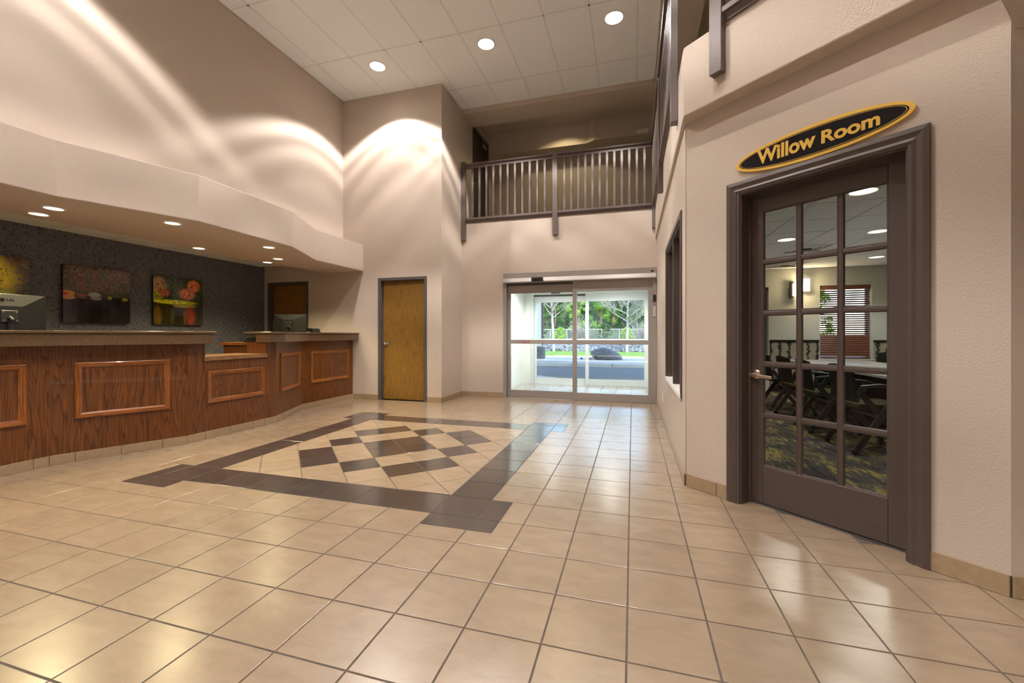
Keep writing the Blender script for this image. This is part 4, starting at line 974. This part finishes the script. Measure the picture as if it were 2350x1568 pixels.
# ================================================================== balcony railings
def railing(name, p0, p1, posts, label, nb, start=None):
    """front of the posts' backs lies on p0->p1 (lobby to the right of the direction); posts are (s, width)"""
    p0, p1 = Vector(p0), Vector(p1); L = (p1-p0).length; fr = (p0.x, p0.y, 0, math.atan2(p1.y-p0.y, p1.x-p0.x))
    r = empty(name, (p0.x, p0.y, 2.94), fr[3]); tag(r, label, 'railing')
    D = .045
    for s, w in posts:
        m_ = MB(); m_.box(s-w/2, s+w/2, -D-.012, -.001, 2.94, 4.43); po = m_.build('post', M['brown_rail'], r, fr, bevel=.003)
        m_ = MB(); m_.lathe([(0, -.0015), (.010, -.0015), (.011, 0)], (s, -D-.012, 3.04), 16, 'Y'); m_.build('bolt_plug', M['brown_rail'], po, fr)
    ss = [s for s, w in posts]; ws = [w for s, w in posts]
    spans = [(ss[i]+ws[i]/2, ss[i+1]-ws[i+1]/2) for i in range(len(ss)-1)]
    if start is not None: spans.insert(0, (start, ss[0]-ws[0]/2))
    sh = None
    for k, (a, b) in enumerate(spans):
        m_ = MB(); m_.box(a, b, -.075, .01, 4.352, 4.385); m_.build('hand_rail', M['brown_rail'], r, fr, bevel=.006, seg=2)
        m_ = MB(); m_.box(a, b, -.045, -.008, 4.295, 4.352); m_.build('upper_rail', M['brown_rail'], r, fr, bevel=.002)
        m_ = MB(); m_.box(a, b, -.05, .0, 3.325, 3.365); m_.build('lower_rail', M['brown_rail'], r, fr, bevel=.003)
        m_ = MB(); m_.sweep([(0, 0), (.014, 0), (.010, .014), (.022, .03), (.03, .045), (0, .045)], [((a, -.002, 3.28), (0, -1, 0), (0, 0, 1)), ((b, -.002, 3.28), (0, -1, 0), (0, 0, 1))]); m_.build('skirt_moulding', M['brown_rail'], r, fr)
        n = nb[k]; st = (b-a)/(n+1)
        for q in range(n):
            x = a+st*(q+1)
            if sh is None:
                m_ = MB(); P = [(-.019, -.019), (.019, -.019), (.019, .019), (-.019, .019)]
                m_.prism(P, 3.365, 3.60); m_.prism([(c*.88, d*.88) for c, d in P], 3.60, 4.10); m_.prism(P, 4.10, 4.295)
                o = m_.build('baluster', M['brown_rail'], r, fr, bevel=.002); o.matrix_basis = fm(fr) @ Matrix.Translation((x, -.027, 0)); sh = o.data
            else:
                o = put('baluster', sh, r, fr); o.matrix_basis = fm(fr) @ Matrix.Translation((x, -.027, 0))
    return r
railing('balcony_railing', (XJ, YS), (FX, YS), [(.046, .09), (-1.305-XJ, .09), (FX-XJ-.025, .05)], 'brown baluster railing facing the lobby above the sliding entrance doors', [11, 12])
L_ = YS-.06-FC.y
railing('balcony_railing', (FX, YS-.06), (FX, FC.y), [(YS-.06-3.99, .085), (YS-.06-2.225, .085)], 'brown baluster railing along the side wall above the interior window', [13, 12], .0)
f0 = FC
railing('balcony_railing', tuple(FC), tuple(fe), [(.285, .088), (1.55, .088)], 'brown railing on the slanted fascia above the oval sign', [9])
# small things on the walls
ol = empty('outlet_plate', (XR, 4.34, .33)); tag(ol, 'white electrical outlet plate low on the side wall', 'outlet')
m_ = MB(); m_.box(XR-.006, XR, 4.30, 4.375, .275, .39); m_.build('plate', M['white_plastic'], ol, bevel=.003)
for z in (.31, .355): m_ = MB(); m_.lathe([(0, -.008), (.013, -.008), (.014, -.005)], (XR, 4.3375, z), 16, 'X'); m_.build('socket', M['white_plastic'], ol)
vg = empty('vent_grille', (.25, 7.23, 5.1)); 
tag(vg, 'small pale sign box on the upper corridor bulkhead', 'sign'); m_ = MB(); m_.box(.10, .32, 7.215, 7.239, 5.215, 5.29); m_.build('box', M['white_plastic'], vg, bevel=.004)
vg.name = 'exit_sign_box'; vg.location = (.21, 7.239, 5.25)
for ch in vg.children: ch.matrix_parent_inverse = Matrix.Translation(vg.location).inverted()
# ================================================================== meeting room furniture
tb = empty('conference_table', (3.08, 4.75, .006)); tag(tb, 'long pale conference table ringed by black chairs', 'table')
m_ = MB(); P = [(2.50, 2.95), (2.62, 2.83), (3.54, 2.83), (3.66, 2.95), (3.66, 6.55), (3.54, 6.67), (2.62, 6.67), (2.50, 6.55)]; m_.prism(P, .705, .74); m_.build('top', M['table'], tb, bevel=.006, seg=2)
for y in (3.4, 4.75, 6.1):
    m_ = MB(); m_.box(2.78, 3.38, y-.03, y+.03, .006, .705); m_.build('leg_panel', M['darkgrey'], tb, bevel=.004)
m_ = MB(); m_.box(3.06, 3.10, 3.43, 6.07, .25, .65); m_.build('modesty_panel', M['darkgrey'], tb)
def chair():
    """nesting conference chair facing +x, origin on the floor under the seat"""
    r = empty('conference_chair', (0, 0, 0)); 
    def B(m_, n, mat, p=r, **k): return m_.build(n, mat, p, **k)
    m_ = MB(); m_.prism([(-.20, -.23), (.21, -.24), (.25, -.20), (.25, .20), (.21, .24), (-.20, .23)], .43, .485); B(m_, 'seat', M['olive_seat'], bevel=.02, seg=3)
    m_ = MB(); N = 9
    for i in range(N):
        for j in range(N):
            y = (-.5+i/(N-1))*.44; z = .50+j/(N-1)*.36; c = (2*abs(y)/.44)**2
            x = -.19-.05*(j/(N-1))-.03*(1-c)
            if j == N-1: z -= .025*c
            m_.v.append((x, y, z))
    for i in range(N):
        for j in range(N): x, y, z = m_.v[i*N+j]; m_.v.append((x-.022, y, z))
    o_ = N*N
    for i in range(N-1):
        for j in range(N-1):
            a = i*N+j; m_.f += [(a, a+N, a+N+1, a+1), (o_+a+1, o_+a+N+1, o_+a+N, o_+a)]; m_.m += [0, 0]
    for i in range(N-1):
        for j in (0, N-1): a = i*N+j; m_.f.append((a, o_+a, o_+a+N, a+N)); m_.m.append(0); 
    for j in range(N-1):
        for i in (0, N-1): a = i*N+j; m_.f.append((a, a+1, o_+a+1, o_+a)); m_.m.append(0)
    B(m_, 'backrest', M['black_soft'], smooth=True)
    for s in (-1, 1):
        y = s*.265
        m_ = MB(); m_.bar((-.23, y, .055), (.12, y, .62), .03, .055, (1, 0, 0)); B(m_, 'rear_leg', M['dark_metal'], bevel=.004)
        m_ = MB(); m_.bar((.25, y*.92, .055), (-.20, y*.92, .60), .03, .05, (1, 0, 0)); B(m_, 'front_leg', M['dark_metal'], bevel=.004)
        m_ = MB(); m_.tube([(-.20, y, .655), (-.05, y, .672), (.12, y, .655), (.20, y, .635)], [.012, .017, .017, .010], 8); B(m_, 'armrest', M['black'], smooth=True)
        m_ = MB(); m_.tube([(-.21, y*.9, .50), (-.20, y, .655)], .010, 8); m_.tube([(.12, y, .60), (.12, y, .655)], .012, 8); B(m_, 'arm_support', M['dark_metal'], smooth=True)
        for x, yy in ((-.235, y), (.255, y*.92)):
            m_ = MB(); m_.lathe([(.006, -.022), (.022, -.022), (.027, -.017), (.027, -.006), (.012, -.004), (.012, .004), (.027, .006), (.027, .017), (.022, .022), (.006, .022)], (x-.008, yy, .027), 16, 'Y'); ca = B(m_, 'caster', M['black'], smooth=True)
            m_ = MB(); m_.box(x-.012, x+.012, yy-.012, yy+.012, .04, .075); B(m_, 'caster_fork', M['dark_metal'], ca, bevel=.003)
    m_ = MB(); m_.bar((-.02, -.265, .36), (-.02, .265, .36), .025, .025); B(m_, 'cross_tube', M['dark_metal'])
    return r
ch0 = chair(); sp = [(2.27, 5.88, .0), (2.28, 5.12, .04), (2.27, 4.36, -.03), (2.30, 3.50, .06)]
words = ['farthest along the window side row', 'second from the window wall', 'third from the window wall', 'closest to the glazed door']
for i, (x, y, a) in enumerate(sp):
    lab = 'black wheeled conference chair, %s, in the row nearest the lobby' % words[i]
    if i == 0: c = ch0; c.location = (x, y, .006); c.rotation_euler = (0, 0, a); c['label'] = lab
    else: c = copy_tree(ch0, (x, y, .006), a, lab)
    tag(c, None, 'chair', 'conference chairs near the lobby wall')
for i, (x, y, a) in enumerate([(4.05, 6.95, PI+.5)]):
    c = copy_tree(ch0, (x, y, .006), a, 'black conference chair beyond the table corner in front of the blind'); tag(c, None, 'chair')
# ceiling air diffusers in the meeting room
def diffuser(x, y, label):
    r = empty('air_diffuser', (x, y, ZW)); tag(r, label, 'vent')
    for k, w in enumerate((.29, .21, .13)):
        m_ = MB(); m_.sweep([(0, 0), (.05, -.02), (.055, -.018), (.005, .004)], [((x-w, y-w, ZW), (1, 1, 0), (0, 0, 1)), ((x+w, y-w, ZW), (-1, 1, 0), (0, 0, 1)), ((x+w, y+w, ZW), (-1, -1, 0), (0, 0, 1)), ((x-w, y+w, ZW), (1, -1, 0), (0, 0, 1))], True); m_.build('louvre', M['white_plastic'], r)
    m_ = MB(); m_.box(x-.08, x+.08, y-.08, y+.08, ZW-.004, ZW); m_.build('core', M['darkgrey'], r)
diffuser(2.55, 5.75, 'square louvred air diffuser in the meeting room ceiling above the table'); diffuser(2.75, 7.35, 'square louvred air diffuser in the meeting room ceiling by the window wall')
pj_ = empty('projection_screen', (3.4, 4.2, ZW)); tag(pj_, 'long white projection screen casing hung under the meeting room ceiling', 'screen')
m_ = MB(); m_.bar((2.62, 3.55, ZW-.05), (4.4, 3.70, ZW-.05), .09, .08); m_.build('casing', M['white_plastic'], pj_, bevel=.008)
m_ = MB(); m_.bar((2.62, 3.55, ZW-.09), (4.4, 3.70, ZW-.09), .02, .012); m_.build('slot', M['darkgrey'], pj_)
# ================================================================== outside
ZG = -.12
def slab(name, poly, z0, z1, mat, **k):
    m_ = MB(); m_.prism(poly, z0, z1); return struct(m_.build(name, mat, **k))
slab('ground_walk', [(-25, YB+.22), (20, YB+.22), (20, 10.9), (.3, 10.72), (-1.0, 10.55), (-2.0, 10.6), (-3.0, 11.3), (-25, 12.5)], -.3, ZG+.004, M['concrete'])
slab('road', [(-25, 12.5), (-3.0, 11.3), (-2.0, 10.6), (-1.0, 10.55), (.3, 10.72), (20, 10.9), (20, 15.2), (-2, 15.2), (-25, 14.2)], -.3, ZG, M['asphalt'])
m_ = MB(); pts = [(-3.6, 11.62), (-3.0, 11.36), (-2.5, 11.02), (-2.0, 10.72), (-1.5, 10.66), (-1.0, 10.66), (-.3, 10.76), (.4, 10.86), (3, 10.95)]
for a, b in zip(pts, pts[1:]): m_.quad((a[0], a[1], ZG+.003), (b[0], b[1], ZG+.003), (b[0], b[1]+.07, ZG+.003), (a[0], a[1]+.07, ZG+.003))
struct(m_.build('road_line', M['yellow']))
kb = struct(empty('kerb', (0, 15.2, ZG)))
for k in range(14):
    x0 = -14+k*1.6+.45; m_ = MB(); y = lambda x: 15.2+min(0, (x+2)*.0435)
    m_.prism([(x0+.006, y(x0)), (x0+1.594, y(x0+1.6)), (x0+1.594, y(x0+1.6)+.34), (x0+.006, y(x0)+.34)], -.3, .02); m_.build('kerb_stone', M['concrete'], kb, bevel=.02, seg=2)
slab('ground_gravel', [(-25, 14.4), (-2, 15.5), (20, 15.5), (20, 19.4), (-25, 19.4)], -.3, 0, M['gravel'])
slab('ground_path', [(-25, 19.4), (20, 19.4), (20, 21.6), (-25, 21.6)], -.3, -.02, M['concrete'])
slab('ground_lawn', [(-40, 21.6), (40, 21.6), (40, 28.6), (-40, 28.6)], -.3, -.03, M['grass'])
m_ = MB(); rows = [(28.4, -.05), (30.0, .22), (32.2, .62), (34, .72), (44, .62), (60, .75), (70, 3.0), (95, 16), (150, 30)]
for (ya, za), (yb, zb) in zip(rows, rows[1:]): m_.quad((-90, ya, za), (12 if yb > 66 else 90, ya, za), (12 if yb > 66 else 90, yb, zb), (-90, yb, zb))
struct(m_.build('ground_slope', M['soil'], fix=False))
m_ = MB(); m_.quad((-90, 8.4, -.31), (90, 8.4, -.31), (90, 40, -.31), (-90, 40, -.31)); struct(m_.build('ground', M['soil'], fix=False))
rng = random.Random(3)
def rockmesh(mb, c, r, sub=1, flat=.75, amp=.35):
    bm = bmesh.new(); bmesh.ops.create_icosphere(bm, subdivisions=sub, radius=1)
    q = Vector((rng.uniform(0, 50), rng.uniform(0, 50), 0)); sx, sy = rng.uniform(.8, 1.25), rng.uniform(.7, 1.1); a = rng.uniform(0, 6.28)
    b = len(mb.v)
    for v in bm.verts:
        p = v.co*(1+amp*mnoise.noise(v.co*1.3+q)); x, y = p.x*sx*r, p.y*sy*r
        mb.v.append((c[0]+x*math.cos(a)-y*math.sin(a), c[1]+x*math.sin(a)+y*math.cos(a), c[2]+p.z*r*flat))
    for f in bm.faces: mb.f.append(tuple(b+v.index for v in f.verts)); mb.m.append(0)
    bm.free()
m_ = MB()
for k in range(3000):
    t = rng.random(); y = 28.5+t*3.9; z = -.05+t*.66; rockmesh(m_, (rng.uniform(-11, 5.5), y+rng.uniform(-.1, .1), z+rng.uniform(-.04, .08)), rng.uniform(.07, .17))
tag(m_.build('riprap_stones', M['rock'], fix=False), 'band of loose grey riprap stones on the slope behind the lawn', 'stones', kind='stuff')
# the boulder and the stones beside it
bm = bmesh.new(); bmesh.ops.create_icosphere(bm, subdivisions=4, radius=1)
for v in bm.verts:
    p = v.co.copy(); d = 1+.16*mnoise.noise(p*1.4+Vector((3, 1, 7)))+.06*mnoise.noise(p*4.2)+.025*mnoise.noise(p*9)
    p = p*d; x = p.x*.70; z = p.z*.36
    z += -.10*p.x-.10*max(0, p.x)*max(0, p.z)          # higher at the left, sloping to the right
    if p.x < -.45: z *= .92
    v.co = (x, p.y*.5, max(z, -.25))
me = bpy.data.meshes.new('boulder'); bm.to_mesh(me); bm.free(); me.materials.append(M['boulder'])
me.polygons.foreach_set('use_smooth', [True]*len(me.polygons)); bo = put('boulder', me, None, (-1.13, 18.3, .19, 0)); tag(bo, 'large dark boulder resting on the gravel beyond the road', 'boulder')
M['pink_rock'] = plain('pinkish_stone', (.34, .25, .23), .85, 0, .3, 0, .3, 12, .4, 40, .01)
for k, (x, y, r, mt, lb) in enumerate([(-1.80, 17.85, .11, 'pink_rock', 'small pinkish stone leaning against the boulder'), (-1.98, 18.15, .085, 'boulder', 'small dark stone beside the pinkish one'), (-2.30, 18.3, .07, 'boulder', 'tiny dark stone lying apart from the boulder')]):
    m_ = MB(); rockmesh(m_, (x, y, r*.55), r, 2); tag(m_.build('garden_stone', M[mt], smooth=True, fix=False), lb, 'stone')
# canopy pillar
pl_ = empty('canopy_pillar', (-4.0, 16.75, 0)); tag(pl_, 'canopy pillar with a grey stone block base and pale casing', 'pillar')
m_ = MB(); m_.box(-4.32, -3.70, 16.43, 17.05, -.05, .10); m_.build('footing', M['concrete'], pl_, bevel=.02)
for r_ in range(3):
    for c_ in range(2):
        z0 = .10+r_*.175; m_ = MB(); w = .26
        off = 0 if r_ % 2 == 0 else .08
        xs = [-4.26, -4.0+off, -3.76]
        m_.box(xs[c_]+.003, xs[c_+1]-.003, 16.49, 16.99, z0+.003, z0+.172); m_.build('stone_block', M['stone_block'], pl_, bevel=.012, seg=2)
m_ = MB(); m_.box(-4.29, -3.73, 16.46, 17.02, .625, .69); m_.build('cap_stone', M['concrete'], pl_, bevel=.01)
m_ = MB(); m_.box(-4.17, -3.86, 16.59, 16.9, .69, 3.9); m_.build('casing', M['alu_white'], pl_, bevel=.01)
m_ = MB(); m_.box(-3.86, -3.83, 16.57, 16.62, .69, 3.9); m_.tube([(-3.80, 16.6, .72), (-3.80, 16.6, 3.9)], .03, 10); m_.build('downpipe', M['frame_grey'], pl_)
cn = tag(MB().box(-7.5, -.2+4, 9.4, 17.3, 3.9, 4.3).build('canopy_roof', M['concrete']), 'flat canopy roof over the drive', 'canopy')
# chain link fence
fn = empty('chain_link_fence', (-4, 50, .65)); tag(fn, 'galvanised chain link fence below the trees', 'fence')
for k in range(13):
    x = -18.3+k*2.1; m_ = MB(); m_.tube([(x, 50, .55), (x, 50, 1.86)], .035, 8); m_.build('post', M['galv'], fn)
m_ = MB(); m_.tube([(-19, 50, 1.83), (8, 50, 1.83)], .03, 8); m_.build('top_rail', M['galv'], fn)
m_ = MB()
for k in range(-9, 180):
    for s in (-1, 1):
        x0 = -19+k*.15; x1 = x0+s*1.2
        if min(x0, x1) < -19 or max(x0, x1) > 8: continue
        m_.bar((x0, 50, .62), (x1, 50, 1.82), .008, .008, (0, 1, 0))
tag(m_.build('wire_mesh', M['galv'], fn, fix=False), kind='stuff')
# trees
def bare_tree(x, y, z, h, r0, fork, label, seed, lean=(0, 0)):
    g = random.Random(seed); r = empty('bare_tree', (x, y, z)); tag(r, label, 'tree')
    tm, bmz = MB(), MB()
    top_ = Vector((x+lean[0], y+lean[1], z+h*.72))
    tm.tube([(x, y, z-.1), (x+lean[0]*.2, y, z+fork*.5), (x+lean[0]*.5, y+lean[1]*.5, z+fork), tuple(top_)], [r0*1.15, r0, r0*.85, r0*.35], 10)
    tm.build('trunk', M['pale_bark'], r, smooth=True)
    def br(p, d, L, rad, depth):
        n = 4; pts = [p]; q = p; dd = d
        for k in range(n):
            dd = (dd+Vector((g.uniform(-.16, .16), g.uniform(-.16, .16), g.uniform(-.03, .10)))).normalized(); q = q+dd*(L/n); pts.append(q)
        bmz.tube(pts, [rad*(1-.75*k/n) for k in range(n+1)], 5 if depth else 6, False)
        if depth < 3:
            for k in range(5 if depth < 2 else 4):
                i = g.choice((1, 2, 3, 4)); nd = (dd+Vector((g.uniform(-.9, .9), g.uniform(-.7, .7), g.uniform(-.1, .7)))).normalized()
                br(pts[i], nd, L*g.uniform(.45, .7), rad*.60, depth+1)
    for k in range(13):
        t = .0+k/12; p = Vector((x+lean[0]*(.5+.5*t), y+lean[1]*(.5+.5*t), z+fork+(h*.72-fork)*t)); a = k*2.4+g.uniform(-.4, .4)
        br(p, Vector((math.cos(a), math.sin(a)*.8, g.uniform(.35, 1.0))).normalized(), h*.34*(1.1-.4*t), r0*.42, 0)
    bmz.build('branches', M['pale_bark'], r, smooth='all', fix=False)
bare_tree(-5.45, 28.2, .0, 6.2, .10, 2.35, 'slim bare tree with forked trunk left of the boulder', 5, (-.2, 0))
bare_tree(-.36, 27.6, -.03, 5.6, .105, 1.85, 'spreading bare tree with pale trunk right of the boulder', 11, (.1, 0))
def brush(x, y, z, label, seed):
    g = random.Random(seed); r = empty('bare_shrub', (x, y, z)); tag(r, label, 'shrub'); m_ = MB()
    for k in range(110):
        a = g.uniform(0, 6.28); d = Vector((math.cos(a)*g.uniform(.1, .8), math.sin(a)*g.uniform(.1, .6), 1)).normalized(); p = Vector((x+g.uniform(-.6, .6), y, z)); L = g.uniform(1.0, 2.6)
        q = p+d*L*.5+Vector((g.uniform(-.15, .15), 0, .05)); m_.tube([tuple(p), tuple(q), tuple(p+d*L+Vector((g.uniform(-.4, .4), 0, -.1)))], [.016, .011, .004], 4, False)
    m_.build('twigs', M['pale_bark'], r, smooth='all', fix=False)
brush(-4.6, 38, .62, 'bare grey shrub growing in front of the fence', 2); brush(.8, 37, .6, 'bare grey shrub behind the spreading tree', 4)
def tree(x, y, z, h, rx, mat, label, seed, n=2600, leaf=.17, z0=.12):
    g = random.Random(seed); r = empty('leafy_tree', (x, y, z)); tag(r, label, 'tree', 'leafy trees and bushes outside')
    m_ = MB(); m_.tube([(x, y, z-.2), (x+g.uniform(-.3, .3), y, z+h*.4), (x, y, z+h*.85)], [h*.022, h*.016, .02], 8)
    for k in range(7): a = g.uniform(0, 6.28); m_.tube([(x, y, z+h*(.25+.07*k)), (x+math.cos(a)*rx*.6, y+math.sin(a)*rx*.5, z+h*(.40+.08*k))], [h*.008, .01], 5)
    m_.build('trunk', M['bark'], r, smooth=True)
    f = MB(); cl_ = []
    for k in range(60):
        a = g.uniform(0, 6.28); t = g.uniform(z0, 1); w = math.sin(PI*min(1, .16+t*.86))**.7
        rr = rx*w*math.sqrt(g.random()); cl_.append((x+math.cos(a)*rr, y+math.sin(a)*rr, z+h*t, rx*g.uniform(.14, .32)))
    for k in range(n):
        c = cl_[k % len(cl_)]; d = Vector((g.gauss(0, 1), g.gauss(0, 1), g.gauss(0, .75))).normalized()*c[3]*(g.random()**.35)
        p = Vector(c[:3])+d; u = Vector((g.uniform(-1, 1), g.uniform(-1, 1), g.uniform(-.6, .6))).normalized(); v = u.cross(Vector((g.uniform(-1, 1), g.uniform(-1, 1), g.uniform(.2, 1)))).normalized(); s = leaf*g.uniform(.6, 1.3)
        f.quad(p-u*s, p+v*s*.55, p+u*s, p-v*s*.55)
    f.build('foliage', mat, r, fix=False)
ks = ['leaf1', 'leaf2', 'leaf1', 'leaf3', 'leaf2', 'leaf1', 'leaf3']
row1 = ['tall mid green tree with an open crown behind the fence', 'broad yellow green tree behind the fence near the pillar', 'rounded mid green tree behind the fence', 'dark green tree between two paler ones behind the fence', 'bright yellow green tree behind the bare shrub', 'mid green tree behind the boulder', 'dark green dense tree behind the spreading bare tree', 'mid green tree at the right end of the fence', 'yellow green tree past the end of the fence']
for k in range(9): tree(-19.2+k*3.0, 54+(k % 3)*.8, .7, 6.8+(k*37 % 10)*.25, 1.30, M[ks[k % 7]], row1[k], 100+k, 9000, .085)
for k in range(8): tree(-30+k*5.4, 62+(k % 2)*6, 1.2+(k % 2)*1.5, 11+k % 3, 2.6, M[('leaf3', 'leaf1')[k % 2]], ('dark green' if k % 2 == 0 else 'mid green')+' tall tree rising behind the fence row', 200+k, 9000, .16, .03)
low = ['yellow green', 'mid green', 'dark green']
for k in range(8): tree(-15.5+k*2.5, 46.5, .62, 1.3+(k % 3)*.35, .85, M[('leaf2', 'leaf1', 'leaf3')[k % 3]], 'low %s bush in front of the fence' % low[k % 3], 300+k, 2600, .055, .02)
for k in range(4): tree(17+k*9, 46+k*1.5, .5, 5.5+(k*29 % 10)*.2, 1.9, M[ks[k % 7]], {'leaf1': 'mid green tree seen through the blinds', 'leaf2': 'yellow green tree seen through the blinds', 'leaf3': 'dark green tree seen through the blinds'}[ks[k % 7]], 400+k, 3500, .14, .05)
